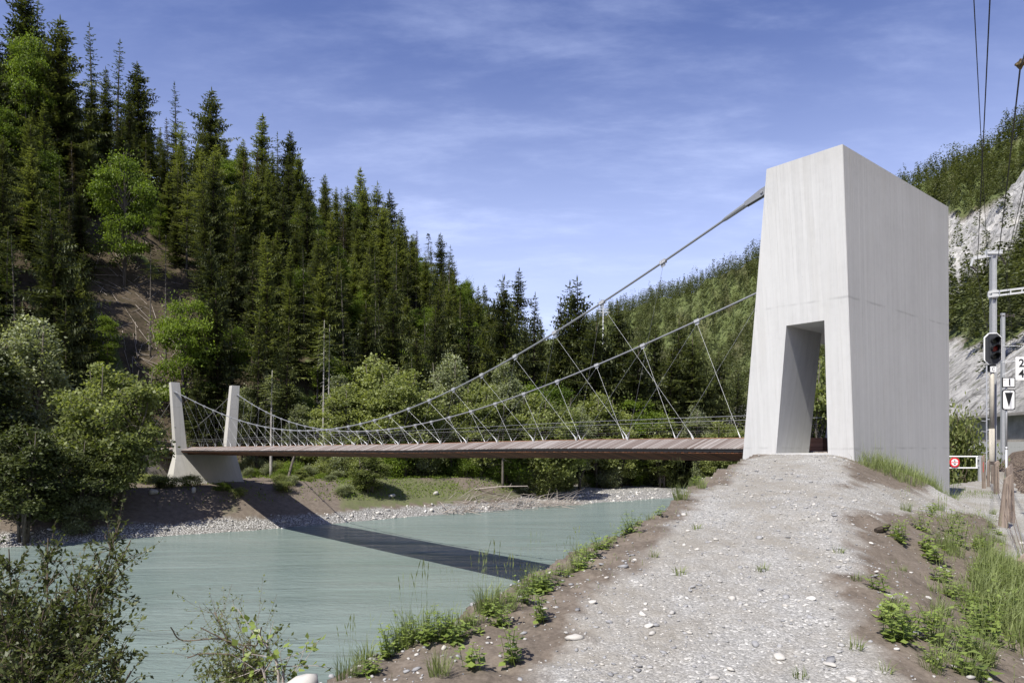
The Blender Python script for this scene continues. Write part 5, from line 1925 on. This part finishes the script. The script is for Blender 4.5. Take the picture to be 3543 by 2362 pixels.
def scatter_stones(name, pts, sizes, flat, seed, bias=0.):
    g = np.random.default_rng(seed)
    V0, F0 = stone_mesh(g, sub=1 if len(pts) > 1 else 2)
    n = len(pts); m = len(V0)
    R = g.uniform(0, 2 * PI, n); ax = g.uniform(.7, 1.35, n); ay = g.uniform(.6, 1.1, n); az = flat * g.uniform(.6, 1.3, n)
    base = V0[None] * (1 + g.normal(0, .10 if m < 20 else .05, (n, m, 1))) * (1 + .18 * np.sin(V0[None, :, [0]] * 3 + V0[None, :, [1]] * 2.3 + g.uniform(0, 6, (n, 1, 1))))
    x = base[..., 0] * (ax * sizes)[:, None]; y = base[..., 1] * (ay * sizes)[:, None]; z = base[..., 2] * (az * sizes)[:, None]
    c, s = np.cos(R)[:, None], np.sin(R)[:, None]
    tx, ty = g.normal(0, .16, (n, 1)), g.normal(0, .16, (n, 1))
    X = x * c - y * s; Y = x * s + y * c; Z = z + X * tx + Y * ty
    V = np.stack([X + pts[:, 0:1], Y + pts[:, 1:2], Z + pts[:, 2:3] + (az * sizes * .35)[:, None]], -1).reshape(-1, 3)
    F = (F0[None] + (np.arange(n) * m)[:, None, None]).reshape(-1, 3)
    me = mesh_np(name, V, F, False)
    t = np.clip(g.beta(1.9, 2.7, n) + bias, 0, 1)
    set_attr(me, 'tint', np.repeat(t, len(F0)))
    return me


def gravel():
    g = np.random.default_rng(33)
    X, Y = [], []
    u = g.random(90000)
    Y = 3.2 + 18.5 * u ** 1.35
    X = g.uniform(-2.5, 8.0, len(Y)) + .36 * (Y - 5)
    z, q = ground_full(X, Y)
    w = q['gravel'] * (.55 + .9 * (fbm(X * .8, Y * .8, 301) > -.05)) * .7 + .14 * (q['dc'] > -.5)
    r = np.hypot(X, Y)
    keep = (g.random(len(X)) < w) & (q['dc'] > -1.2)
    X, Y, z = X[keep], Y[keep], z[keep]
    size = np.clip(g.lognormal(math.log(.0085), .62, len(X)), .005, .050)
    lump = fbm(X * 3.1, Y * 3.1, 81, 5) * .16 * (1 - q['gravel'][keep] * .75) + fbm(X * 9, Y * 9, 83, 3) * .035
    P = np.stack([X, Y, z + lump], 1)[:14000]; size = size[:14000]
    o = obj('path_gravel', scatter_stones('path_gravel', P, size, .45, 34), M['stone'])
    tag(o, 'loose pale split gravel strewn over the path', 'gravel', kind='stuff')
    X = g.uniform(-3.5, 6, 9000); Y = g.uniform(4.5, 20, 9000)
    z, q = ground_full(X, Y)
    k = (q['dc'] > -1.0) & (q['dc'] < .9) & (g.random(len(X)) < np.where(Y < 9, .55, .16) * (.3 + (fbm(X * 1.2, Y * 1.2, 311) > 0)))
    lump = fbm(X * 3.1, Y * 3.1, 81, 5) * .16 * (1 - q['gravel'] * .75) + fbm(X * 9, Y * 9, 83, 3) * .035
    P = np.stack([X, Y, z + lump], 1)[k]
    o = obj('bank_stone', scatter_stones('bank_stone', P, np.clip(g.lognormal(math.log(.013), .65, len(P)), .007, .07), .5, 36), M['stone'])
    tag(o, 'pale broken stones lying along the crest of the near river bank', 'stones', kind='stuff')
    # bank stones at the far waterline
    r = g.uniform(-45, 75, 5200); sl = 56 + np.maximum(0, r - 70) ** 2 * .006
    s = sl + g.uniform(-3.5, 9 + 5 * sstep(30, 60, r), len(r)); x, y = from_sr(s, r)
    zz, qq = ground_full(x, y)
    k = (qq['d'] > -1.0) & (qq['d'] < qq['bw'] + .2) & (zz > -8.2)
    P = np.stack([x[k], y[k], zz[k]], 1)
    o = obj('beach_stone', scatter_stones('beach_stone', P, np.clip(g.lognormal(math.log(.07), .6, len(P)), .03, .4), .6, 35, .28), M['stone'])
    tag(o, 'pale rounded stones covering the far gravel bank', 'stones', kind='stuff')


gravel()


def lumped(x, y):
    X, Y = np.array([x]), np.array([y])
    z, q = ground_full(X, Y)
    return float((z + fbm(X * 3.1, Y * 3.1, 81, 5) * .16 * (1 - q['gravel'] * .75) + fbm(X * 9, Y * 9, 83, 3) * .035)[0])


def img_ground(xd, yd, lo=3.0, hi=60.0):
    """point of the near terrain seen at a place of the picture"""
    rx, rz = (xd * 1.5064 - CX) / FPX, (YH - yd * 1.5064) / FPX
    t = np.arange(lo, hi, .03)
    z, q = ground_full(rx * t, t)
    below = np.nonzero(rz * t < z)[0]
    tt = t[below[0]] if len(below) else hi
    x, y = rx * tt, tt
    return x, y, lumped(x, y)


def stones():
    g = np.random.default_rng(44)
    G = 'larger stones on the path and its banks'
    L = [(1863, 1378, .07, 1.0, 'pale flat rounded stone lying alone on the lower right of the path'), (1880, 1195, .05, .95, 'white stone on the gravel near the side path'),
         (1955, 1640 - 80, .07, .9, 'cream flat stone at the lower edge of the path'), (1735, 1480, .06, .3, 'grey flat slab lying in the lower path'), (1860, 1420, .06, .35, 'blue grey flat stone right of the path centre'),
         (1625, 1245, .06, .25, 'bluish pebble near the left edge of the path'), (1600, 1262, .05, .9, 'pair of white stones at the left shoulder'), (1545, 1320, .06, .5, 'cluster of pale stones left of the path'),
         (1490, 1440, .08, .9, 'long white stone on the left soil shoulder'), (1475, 1415, .07, .95, 'white stone just above the long one on the left shoulder'), (1360, 1385, .06, .8, 'light stone among the weeds at the left edge'),
         (1320, 1470, .09, .7, 'flat grey white stone on the soil of the left shoulder'), (2060, 1470, .05, 1.0, 'small white stone on the brown right bank'), (2090, 1310, .06, 1., 'white stone high on the brown right bank'),
         (2130, 1370, .05, .95, 'white angular stone in the middle of the right bank'), (2020, 1180, .06, .4, 'grey stone where the side path leaves'), (1962, 1150, .05, .9, 'white stone by the mound of grass'),
         (2000, 1250, .05, .95, 'pale stone on the gravel edge beside the wood chip'), (1905, 1530, .06, .65, 'tan stone at the bottom of the path'), (2235, 1500, .06, .85, 'whitish stone half sunk at the foot of the right bank'),
         (1790, 1510, .07, .85, 'pale pebble near the bottom centre of the path'), (1700, 1390, .05, .45, 'grey pebble in the middle of the path'), (1640, 1560, .06, .6, 'grey flat pebble at the bottom left of the path')]
    for k, (xd, yd, s, t, lab) in enumerate(L):
        x, y, z = img_ground(xd, min(yd, 1560))
        me = scatter_stones('stone', np.array([[0., 0., 0.]]), np.array([s * .72]), .42, 400 + k)
        me.attributes['tint'].data.foreach_set('value', np.full(len(me.polygons), t * .86, dtype=np.float32))
        me.polygons.foreach_set('use_smooth', np.ones(len(me.polygons), dtype=bool))
        tag(obj('stone', me, M['stone'], None, (x, y, z)), lab, 'stone', G)
    for k, (xd, yd, s, lab) in enumerate([(655, 1585, .16, 'white boulder at the bottom edge below the twiggy shrub'), (690, 1580, .15, 'smaller white boulder beside the one under the twiggy shrub'), (850, 1530, .13, 'pale block of rock on the bank edge at the bottom'), (960, 1470, .12, 'white rock on the crest of the river bank')]):
        Z = 6.3 if yd > 1540 else 6.6
        x = at_px(xd, Z); z = wz(yd * 1.5064, Z)
        me = scatter_stones('boulder', np.array([[0., 0., 0.]]), np.array([s]), .7, 450 + k)
        me.attributes['tint'].data.foreach_set('value', np.full(len(me.polygons), .72, dtype=np.float32))
        o = tag(obj('boulder', me, M['stone'], None, (x, Z, max(z - s * .3, lumped(x, Z) - .03))), lab, 'rock', 'boulders on the near bank')
    for k, (xd, Z, s, lab) in enumerate([(352, 69, .55, 'rounded boulder at the far waterline left of the bridge shadow'), (445, 71, .4, 'grey boulder at the far waterline near the shadow'), (900, 84, .5, 'boulder on the far bank under mid span'), (1000, 88, .45, 'pale boulder by the driftwood')]):
        x = at_px(xd, Z)
        me = scatter_stones('boulder', np.array([[0., 0., 0.]]), np.array([s]), .7, 470 + k)
        me.attributes['tint'].data.foreach_set('value', np.full(len(me.polygons), .6, dtype=np.float32))
        tag(obj('boulder', me, M['stone'], None, (x, Z, max(-8, gz(x, Z)))), lab, 'rock', 'boulders on the far bank')


stones()

# wood chip on the path, logs, driftwood, stumps
def bits():
    x, y, z = img_ground(2028, 1222)
    m = MB(); m.tube([(-.14, -.05, .03), (-.05, -.02, .045), (.05, .03, .06), (.14, .07, .10)], [.035, .05, .045, .02], 6)
    tag(m.build('wood_chip', M['barkdark'], None, loc=(x, y, z)), 'dark curled piece of bark lying on the gravel by the side path', 'wood')
    g = np.random.default_rng(55)
    x0, Z0 = at_px(1180, 90), 90
    m = MB()
    for k in range(230):
        xx = at_px(g.uniform(1010, 1330), 1) * 0 + g.uniform(-9, 8); yy = g.uniform(-2.5, 3.5) + xx * .75
        zz = max(-7.9, gz(x0 + xx, Z0 + yy)) + g.uniform(0, .5)
        a = g.normal(.55, .7); L = g.uniform(.8, 4.5); up = g.normal(.05, .22)
        d = Vector((math.cos(a), math.sin(a), up)); p = Vector((xx, yy, zz))
        b = Vector((0, 0, g.uniform(-.2, .5)))
        m.tube([p, p + d * L * .5 + b, p + d * L], [.05 * g.uniform(.3, 1.3), .03, .008], 4, False)
    tag(m.build('driftwood_pile', M['dead'], None, loc=(x0, Z0, 0)), 'tangled pile of bleached driftwood branches on the far gravel bank', 'driftwood')
    for xd, Z, L, a, el, lab, mt in [(840, 87, 3.6, -.5, -.35, 'broken grey log leaning on the far bank below the bushy alder', 'dead'), (660, 84.5, 4.8, 1.2, 1.15, 'leaning dark stem under the deck right of the far pylon', 'bark'), (1090, 92, 7.0, .1, .04, 'long bleached log lying along the far bank', 'dead')]:
        x = at_px(xd, Z); z = gz(x, Z)
        d = Vector((math.cos(a) * math.cos(el), math.sin(a) * math.cos(el), math.sin(el)))
        m = MB(); m.tube([(0, 0, -.1), d * L * .5 + Vector((0, 0, .12)), d * L], [.17 if L < 6 else .10, .14 if L < 6 else .08, .05], 7)
        for q in (.4, .65): m.tube([d * L * q, d * L * q + Vector((.3, .1, .5))], [.05, .015], 4)
        tag(m.build('log', M[mt], None, loc=(x, Z, z + (1.3 if el < -.2 else 0.1))), lab, 'log', 'logs on the far bank')
    for k, (xd, Z, lab) in enumerate([(663, 104, 'pale tree stump on the slope above the near pylon leg'), (885 * .5 + 240, 98, 'cut tree stump right of the far pylon leg'), (735, 100, 'pair of cut stumps left of the thin pale stems'), (460, 92, 'pale stump at the left of the near pylon')]):
        x = at_px(xd, Z); z = gz(x, Z)
        m = MB(); m.tube([(0, 0, -.3), (0, 0, .5), (.05, 0, g.uniform(.9, 1.6))], [.55, .42, .38], 9)
        tag(m.build('tree_stump', M['dead'], None, loc=(x, Z, z)), lab, 'stump', 'stumps on the slope')
    # fallen branches on the brown clearing
    m = MB()
    for k in range(170):
        r = 3 + g.normal(0, 5); s = 110 + g.normal(0, 11); x, y = from_sr(s, r); z = gz(x, y)
        a = g.uniform(0, 2 * PI); L = g.uniform(1, 4.5)
        x2, y2 = x + math.cos(a) * L, y + math.sin(a) * L
        m.tube([(x, y, z + .1), (x2, y2, gz(x2, y2) + .12)], [.05, .02], 4, False)
    o = tag(m.build('brushwood', M['dead']), 'litter of fallen branches on the brown clearing of the slope', 'brushwood', kind='stuff')
    m = MB()
    for k in range(120):
        r = g.uniform(8, 50); s = g.uniform(84, 98); x, y = from_sr(s, r); z = gz(x, y)
        a = g.uniform(0, 2 * PI); L = g.uniform(1, 4)
        x2, y2 = x + math.cos(a) * L, y + math.sin(a) * L
        m.tube([(x, y, z + .1), (x2, y2, gz(x2, y2) + .2)], [.05, .02], 4, False)
    tag(m.build('brushwood', M['dead']), 'litter of grey branches on the scrubby foot of the slope behind the pylon', 'brushwood', kind='stuff')


bits()

# ------------------------------------------------------------------ grass, weeds and near shrubs
def blades(lv, P, L, lean, az, W, tint, g):
    n = len(P)
    d = np.stack([np.cos(az), np.sin(az), np.zeros(n)], 1)
    side = np.stack([-np.sin(az + .5), np.cos(az + .5), np.zeros(n)], 1)
    p0 = P; p1 = P + np.outer(L * .5, [0, 0, 1]) + d * (L * lean * .22)[:, None]
    p2 = P + np.outer(L * (.92 - .25 * lean), [0, 0, 1]) + d * (L * lean * .75)[:, None]
    w = (W / 2)[:, None]
    lv.q.append(np.stack([p0 - side * w, p0 + side * w, p1 + side * w * .8, p1 - side * w * .8], 1)); lv.t.append(tint)
    lv.q.append(np.stack([p1 - side * w * .8, p1 + side * w * .8, p2 + side * w * .05, p2 - side * w * .05], 1)); lv.t.append(tint + .08)


def tuft_mesh(seed, n, h, spread, seedheads=3, w=.007):
    g = np.random.default_rng(seed); lv = Leaves()
    a = g.uniform(0, 2 * PI, n); r = spread * np.sqrt(g.random(n)) * .5
    P = np.stack([r * np.cos(a), r * np.sin(a), np.full(n, -.03)], 1)
    blades(lv, P, h * g.uniform(.35, 1.0, n), g.uniform(.15, 1.0, n), a + g.normal(0, .7, n), w * g.uniform(.7, 1.4, n), np.clip(g.normal(.5, .2, n), 0, 1), g)
    for k in range(seedheads):
        x, y = g.normal(0, spread * .25, 2); L = h * g.uniform(1.1, 1.6); dx, dy = g.normal(0, .12 * h, 2)
        P = np.array([[x + dx * f * f, y + dy * f * f, L * f] for f in np.linspace(0, 1, 9)])
        D = unit(P[1:] - P[:-1]); S = unit(np.cross(D, [.3, 1, .1]))
        lv.kite(P[:-1], D, S, np.full(8, L / 7.), np.where(np.arange(8) > 5, .012, .0035), .8)
    return lv.mesh('blades')


def weed_mesh(seed, h, n_stem, leaf, pairs=4):
    g = np.random.default_rng(seed); lv = Leaves(); tk = MB()
    for k in range(n_stem):
        a = g.uniform(0, 2 * PI); sp = g.uniform(.1, .6); H = h * g.uniform(.5, 1.1)
        b = np.array([g.normal(0, .04), g.normal(0, .04), -.02]); top = b + np.array([math.cos(a) * sp * H, math.sin(a) * sp * H, H])
        mid = (b + top) / 2 + np.array([0, 0, .06 * H])
        tk.tube([b, mid, top], [.0035, .003, .002], 4, False)
        for j in range(pairs):
            f = (j + 1.0) / pairs
            p = b * (1 - f) ** 2 + 2 * mid * f * (1 - f) + top * f * f
            for s in (0, 1):
                z = a + j * 1.57 + s * PI + g.normal(0, .3)
                D = unit(np.array([math.cos(z), math.sin(z), g.uniform(-.35, .35)]))
                S = unit(np.cross(D, [0, 0, 1.]) + g.normal(0, .15, 3))
                L = leaf * g.uniform(.7, 1.25) * (1.15 - .55 * f)
                lv.kite([p], [D], [S], [L], [L * .72], float(np.clip(g.normal(.55, .18), 0, 1)), .12)
    return tk.mesh('stem'), lv.mesh('leaves')


TUF = []
for i, (n, h, sp, sh) in enumerate([(70, .34, .20, 3), (46, .26, .15, 0), (110, .52, .28, 6), (30, .18, .12, 0)]):
    TUF.append(tuft_mesh(500 + i, n, h, sp, sh))
WEE = [weed_mesh(520 + i, h, n, l, p) for i, (h, n, l, p) in enumerate([(.26, 7, .105, 3), (.34, 9, .085, 4), (.18, 5, .12, 2), (.44, 8, .09, 5)])]


def put_tuft(i, p, sc, label, group):
    o = obj('grass_tuft', TUF[i], M['grass'], None, (p[0], p[1], p[2]))
    o.rotation_euler = (0, 0, random.uniform(0, 6.28)); o.scale = (sc, sc, sc)
    tag(o, label, 'grass tuft', group)


def put_weed(i, p, sc, label, group):
    t = thing('weed_plant', label, 'weed', p, random.uniform(0, 6.28), group)
    obj('stem', WEE[i][0], M['weed'], t); obj('leaves', WEE[i][1], M['weed'], t)
    t.scale = (sc, sc, sc)


def small_plants():
    g = np.random.default_rng(66)
    # along the crest of the river bank
    crest = [(800, 1555), (880, 1500), (960, 1470), (1060, 1440), (1150, 1400), (1230, 1345), (1300, 1300), (1370, 1262), (1440, 1215), (1490, 1180), (1540, 1150), (1580, 1110), (1640, 1085)]
    cx_ = [c[0] for c in crest]; cy_ = [c[1] for c in crest]
    for k in range(44):
        xd = 830 + 780 * (k / 43) ** .85 + g.uniform(-12, 12)
        yd = np.interp(xd, cx_, cy_) + g.uniform(-6, 34) * (1 if xd < 1400 else .5)
        x, y, z = img_ground(xd, min(yd, 1560))
        if y > 25: continue
        put_weed(int(g.integers(4)), (x, y, z - .01), g.uniform(.45, 1.0), 'light green leafy weed on the near river bank ' + ('at the bottom of the picture' if xd < 1080 else 'below the bridge shadow' if xd < 1300 else 'above the bridge shadow' if xd < 1480 else 'near the gravel bar'), 'weeds on the river bank crest')
    for k in range(34):
        xd = 800 + 810 * k / 33 + g.uniform(-12, 12)
        yd = np.interp(xd, cx_, cy_) + g.uniform(-8, 14)
        x, y, z = img_ground(xd, min(yd, 1560))
        if y > 25: continue
        put_tuft(int(g.integers(3)), (x, y, z - .01), g.uniform(.55, .95), 'grass tuft on the near river bank ' + ('at the bottom of the picture' if xd < 1080 else 'below the bridge shadow' if xd < 1300 else 'above the bridge shadow' if xd < 1480 else 'near the gravel bar'), 'grass tufts on the river bank crest')
    for (xd, yd, i, sc, lab) in [(1565, 1150, 2, 1.0, 'tall dark grass tuft standing against the gravel bar by the river'), (1610, 1120, 2, .8, 'tall grass tuft nearest the tower on the river bank edge'), (930, 1485, 2, .8, 'tall grass tuft with seed heads against the water'), (1120, 1405, 2, .85, 'feathery grass tuft against the water at mid bank'), (1010, 1560, 2, .6, 'dark stiff grass tuft at the bottom on the brown soil'), (760, 1560, 2, .75, 'grass tuft at the bottom edge by the boulders'), (1040, 1445, 2, .75, 'wide grass tuft above the pale rocks')]:
        put_tuft(i, img_ground(xd, yd), sc, lab, None)
    for (xd, yd, i, sc, lab) in [(1480, 1190, 3, 1.3, 'bushy yellow green weed at the river edge below the gravel bar'), (1530, 1168, 3, 1.2, 'pale yellow green weed just above the bushy one at the river edge'), (1175, 1520, 1, 1.0, 'large leafy nettle like weed at the bottom of the left bank'), (1090, 1545, 0, .9, 'broad leaved weed left of the large nettle like one'), (1240, 1430, 1, .95, 'leafy weed on the soil in front of the river'), (1330, 1310, 3, .95, 'tall leafy weed over the shadow of the bridge')]:
        put_weed(i, img_ground(xd, yd), sc, lab, None)
    # the brown right bank
    n = 0
    for k in range(170):
        xd = g.uniform(1930, 2300); yd = g.uniform(1170, 1562)
        if xd < np.interp(yd, [1170, 1350, 1568], [2080, 1985, 2010]): continue
        if g.random() > (.35 + .65 * sstep(2050, 2280, xd)): continue
        x, y, z = img_ground(xd, yd)
        if g.random() < .5: put_weed(int(g.integers(4)), (x, y, z - .01), g.uniform(.6, 1.25), 'leafy weed on the brown right bank ' + ('below the side path' if yd < 1300 else 'in the middle of the bank' if yd < 1430 else 'at the bottom of the picture'), 'weeds on the right bank')
        else: put_tuft(int(g.integers(4)), (x, y, z - .01), g.uniform(.6, 1.1), 'small grass tuft on the brown right bank ' + ('below the side path' if yd < 1300 else 'in the middle of the bank' if yd < 1430 else 'at the bottom of the picture'), 'grass tufts on the right bank')
    for (xd, yd) in [(1965, 1330), (1750, 1310), (1560, 1320), (1500, 1275), (1925, 1270), (1600, 1215), (1840, 1568 - 10), (1960, 1490)]:
        put_tuft(3, img_ground(xd, yd), g.uniform(.8, 1.2), 'tiny grass tuft in the path gravel ' + ('left' if xd < 1700 else 'right') + (' near its top' if yd < 1280 else ' lower down' if yd < 1400 else ' at the bottom of the picture'), 'grass tufts in the path')


small_plants()


def grass_area(name, label, N, region, hmin, hmax, seed, w=.008):
    g = np.random.default_rng(seed); P = []
    X, Y = region(g, N)
    z, q = ground_full(X, Y)
    z = z + fbm(X * 3.1, Y * 3.1, 81, 5) * .16 * (1 - q['gravel'] * .75) + fbm(X * 9, Y * 9, 83, 3) * .035
    keep = (q['gravel'] < .5) & (g.random(len(X)) < .35 + .9 * (fbm(X * 1.5, Y * 1.5, seed + 1) > -.06))
    X, Y, z = X[keep], Y[keep], z[keep]; n = len(X)
    lv = Leaves()
    hh = g.uniform(hmin, hmax, n) * (.65 + .7 * vnoise(X * 2.2, Y * 2.2, seed + 3))
    blades(lv, np.stack([X, Y, z - .03], 1), hh, g.uniform(.1, 1.0, n), g.uniform(0, 2 * PI, n), w * g.uniform(.7, 1.5, n), np.clip(g.normal(.5, .2, n), 0, 1), g)
    k = g.random(n) < .02
    Q = np.stack([X[k], Y[k], z[k]], 1); L = hh[k] * 1.6
    D = unit(g.normal(0, .12, (k.sum(), 3)) + [0, 0, 1.])
    lv.kite(Q, D, unit(np.cross(D, [.2, 1, 0])), L, np.full(k.sum(), .006), .85)
    tag(obj(name, lv.mesh(name), M['grass']), label, 'grass', kind='stuff')


def tri_region(poly):
    poly = np.array(poly, float)
    def f(g, N):
        lo, hi = poly.min(0), poly.max(0)
        X = g.uniform(lo[0], hi[0], N); Y = g.uniform(lo[1], hi[1], N)
        ins = np.zeros(N, bool); j = len(poly) - 1
        for i in range(len(poly)):
            xi, yi = poly[i]; xj, yj = poly[j]
            c = ((yi > Y) != (yj > Y)) & (X < (xj - xi) * (Y - yi) / (yj - yi + 1e-9) + xi)
            ins ^= c; j = i
        return X[ins], Y[ins]
    return f


grass_area('long_grass', 'tall lush green grass in the lower right corner', 26000, tri_region([(3.95, 4.2), (5.2, 4.2), (7.6, 9.5), (8.3, 11.2), (7.5, 10.9), (6.3, 9.7), (5.0, 7.2)]), .22, .55, 601)
grass_area('mound_grass', 'green grass on the mound along the foot of the concrete tower', 24000, tri_region([(9.3, 19.3), (10.2, 19.9), (12.8, 21.8), (15.6, 24.4), (15.3, 23.3), (12.8, 20.6), (10.9, 18.6), (9.9, 18.6)]), .2, .62, 611)
grass_area('bank_grass', 'thin grass on the right soil bank near the leaning post', 3800, tri_region([(8.6, 12.5), (9.6, 14), (11.4, 16.6), (12.2, 18.5), (10.5, 17), (8.4, 14.0), (7.2, 11.8)]), .06, .2, 621)
grass_area('bank_grass', 'thin low grass scattered over the brown right bank', 6500, tri_region([(2.6, 4.3), (4.4, 4.3), (7.4, 9.6), (9.5, 14), (8.2, 14), (6.0, 10.4), (4.2, 7.2)]), .03, .13, 651, .006)
grass_area('bank_grass', 'thin low grass along the crest of the near river bank', 5500, tri_region([(-1.9, 5.2), (-.6, 5.2), (1.9, 9.2), (5.0, 15.4), (6.9, 19.6), (6.2, 19.9), (3.9, 15.2), (1.0, 9.8)]), .03, .15, 661, .006)
grass_area('yard_grass', 'short grass growing in the gravel yard beyond the tower', 16000, tri_region([(16.6, 28), (18.5, 28), (22.5, 35.5), (24.6, 40), (30, 50), (24, 50), (20.5, 38)]), .08, .25, 631, .012)
grass_area('yard_grass', 'patches of weeds and grass in the gravel in front of the gate', 2500, tri_region([(16.2, 26.2), (18.5, 27.0), (20.5, 29.5), (20.0, 30.2), (17.5, 28.0)]), .06, .22, 641)


def leafy_shrub(name, label, loc, stems, seed, leaf, per, mat, rad=.03, twigs=9, wood='twig', lshape=.5):
    """stems: lists of points relative to loc; side twigs carry leaves all along"""
    g = np.random.default_rng(seed); tk = MB(); lv = Leaves()
    for st in stems:
        st = [np.array(p, float) for p in st]
        # smooth the stem
        P = []
        for i in range(len(st) - 1):
            a, b = st[i], st[i + 1]
            pa = st[i - 1] if i else a * 2 - b; pb = st[i + 2] if i + 2 < len(st) else b * 2 - a
            for f in np.linspace(0, 1, 7)[:-1]:
                P.append(.5 * ((2 * a) + (-pa + b) * f + (2 * pa - 5 * a + 4 * b - pb) * f * f + (-pa + 3 * a - 3 * b + pb) * f ** 3))
        P.append(st[-1]); P = np.array(P); n = len(P)
        tk.tube(P, list(np.linspace(rad, .006, n)), 6, False)
        tot = np.linalg.norm(np.diff(P, axis=0), axis=1).sum()
        for k in range(int(twigs * tot)):
            f = g.uniform(.18, 1.0); i = min(n - 2, int(f * (n - 1))); p = P[i]; d0 = unit(P[i + 1] - P[i])
            d = unit(d0 * .8 + g.normal(0, .75, 3) + [0, 0, .15]); L = g.uniform(.25, .75) * (1.15 - .4 * f)
            q = [p, p + d * L * .5 + g.normal(0, .03, 3), p + d * L + np.array([0, 0, g.uniform(-.12, .12)]) * L]
            tk.tube(q, [rad * .26, rad * .17, .0015], 4, False)
            m = max(2, int(per * L))
            fs = g.uniform(.12, 1.05, m)[:, None]
            Q = (1 - fs) ** 2 * q[0] + 2 * fs * (1 - fs) * q[1] + fs ** 2 * q[2] + g.normal(0, .012, (m, 3))
            D = unit(d * .5 + g.normal(0, .8, (m, 3)) + [0, 0, -.05])
            S = unit(np.cross(D, unit(g.normal(0, .6, (m, 3)) + [0, 0, 1.])))
            sc = leaf * g.uniform(.6, 1.3, m)
            lv.kite(Q, D, S, sc, sc * lshape, np.clip(g.normal(.5, .2, m), 0, 1), .14)
    t = thing(name, label, 'shrub', loc)
    obj('branch', tk.mesh('branch', True), M[wood], t); obj('foliage', lv.mesh('foliage'), M[mat], t)
    return t


def near_shrubs():
    g = np.random.default_rng(88)
    def rel(loc, xd, yd, Z): return (at_px(xd, Z) - loc[0], Z - loc[1], wz(yd * 1.5064, Z) - loc[2])
    Z = 8.4
    x = at_px(60, Z); loc = (x, Z, gz(x, Z))
    S = []
    ends = [(300, 1240, 8.0), (275, 1200, 8.3), (110, 1235, 8.6), (20, 1260, 8.2), (185, 1300, 7.8), (-60, 1270, 8.4), (225, 1350, 7.6), (255, 1400, 7.8), (290, 1480, 7.6), (130, 1340, 8.0), (40, 1330, 7.7),
            (300, 1540, 7.4), (200, 1480, 7.2), (100, 1400, 7.4), (0, 1380, 7.5), (-80, 1330, 7.8), (150, 1560, 7.0), (50, 1500, 7.2), (-40, 1460, 7.4), (240, 1590, 7.2), (180, 1380, 8.3), (80, 1380, 8.7), (-20, 1350, 8.7), (10, 1450, 8.2), (120, 1470, 8.1)]
    for (xd, yd, zz) in ends:
        e = rel(loc, xd, yd, zz); m = (e[0] * .42 + g.normal(0, .12), e[1] * .5 + g.normal(0, .15), e[2] * .62 + .1)
        S.append([(g.normal(0, .12), g.normal(0, .12), -.2), m, e])
    leafy_shrub('riverbank_shrub', 'glossy leaved shrub filling the lower left corner in front of the river', loc, S, 701, .066, 46, 'shrub', .024, 15)
    Z = 7.0
    x = at_px(640, Z); loc = (x, Z, gz(x, Z))
    S = []
    for pts in ([(600, 1540), (520, 1470), (420, 1470), (392, 1440)], [(600, 1540), (530, 1480), (500, 1420), (492, 1405)], [(610, 1560), (560, 1510), (470, 1500), (430, 1510)], [(600, 1545), (550, 1490), (460, 1440)], [(560, 1520), (590, 1480), (600, 1440)]):
        S.append([(0, 0, -.2)] + [rel(loc, a, b, Z + g.normal(0, .12)) for a, b in pts])
    leafy_shrub('riverbank_shrub', 'sparse twiggy shrub with small reddish leaves at the bottom against the water', loc, S, 711, .034, 26, 'shrub', .0085, 8)
    Z = 6.8
    x = at_px(640, Z); loc = (x, Z, gz(x, Z))
    S = [[(0, 0, -.2), rel(loc, 640, 1560, Z), rel(loc, 622, 1500, Z), rel(loc, 598, 1462, Z)], [(0, 0, -.2), rel(loc, 650, 1560, Z), rel(loc, 655, 1530, Z)], [(0, 0, -.2), rel(loc, 610, 1565, Z), rel(loc, 590, 1540, Z)]]
    leafy_shrub('riverbank_shrub', 'broken pale stem with fresh green leaves at the bottom beside the boulders', loc, S, 721, .075, 14, 'weed', .022, 6, 'dead', .8)
    Z = 7.2
    x = at_px(560, Z); loc = (x, Z, gz(x, Z))
    S = [[(g.normal(0, .05), 0, -.2), rel(loc, 560 + g.uniform(-50, 50), 1580, Z), rel(loc, 550 + g.uniform(-60, 90), 1545 + g.uniform(-10, 15), Z + g.normal(0, .2))] for k in range(9)]
    leafy_shrub('riverbank_shrub', 'low dense green shrub at the bottom edge left of the broken stem', loc, S, 731, .055, 30, 'shrub', .012, 9)


near_shrubs()
print('objects', len(bpy.data.objects))
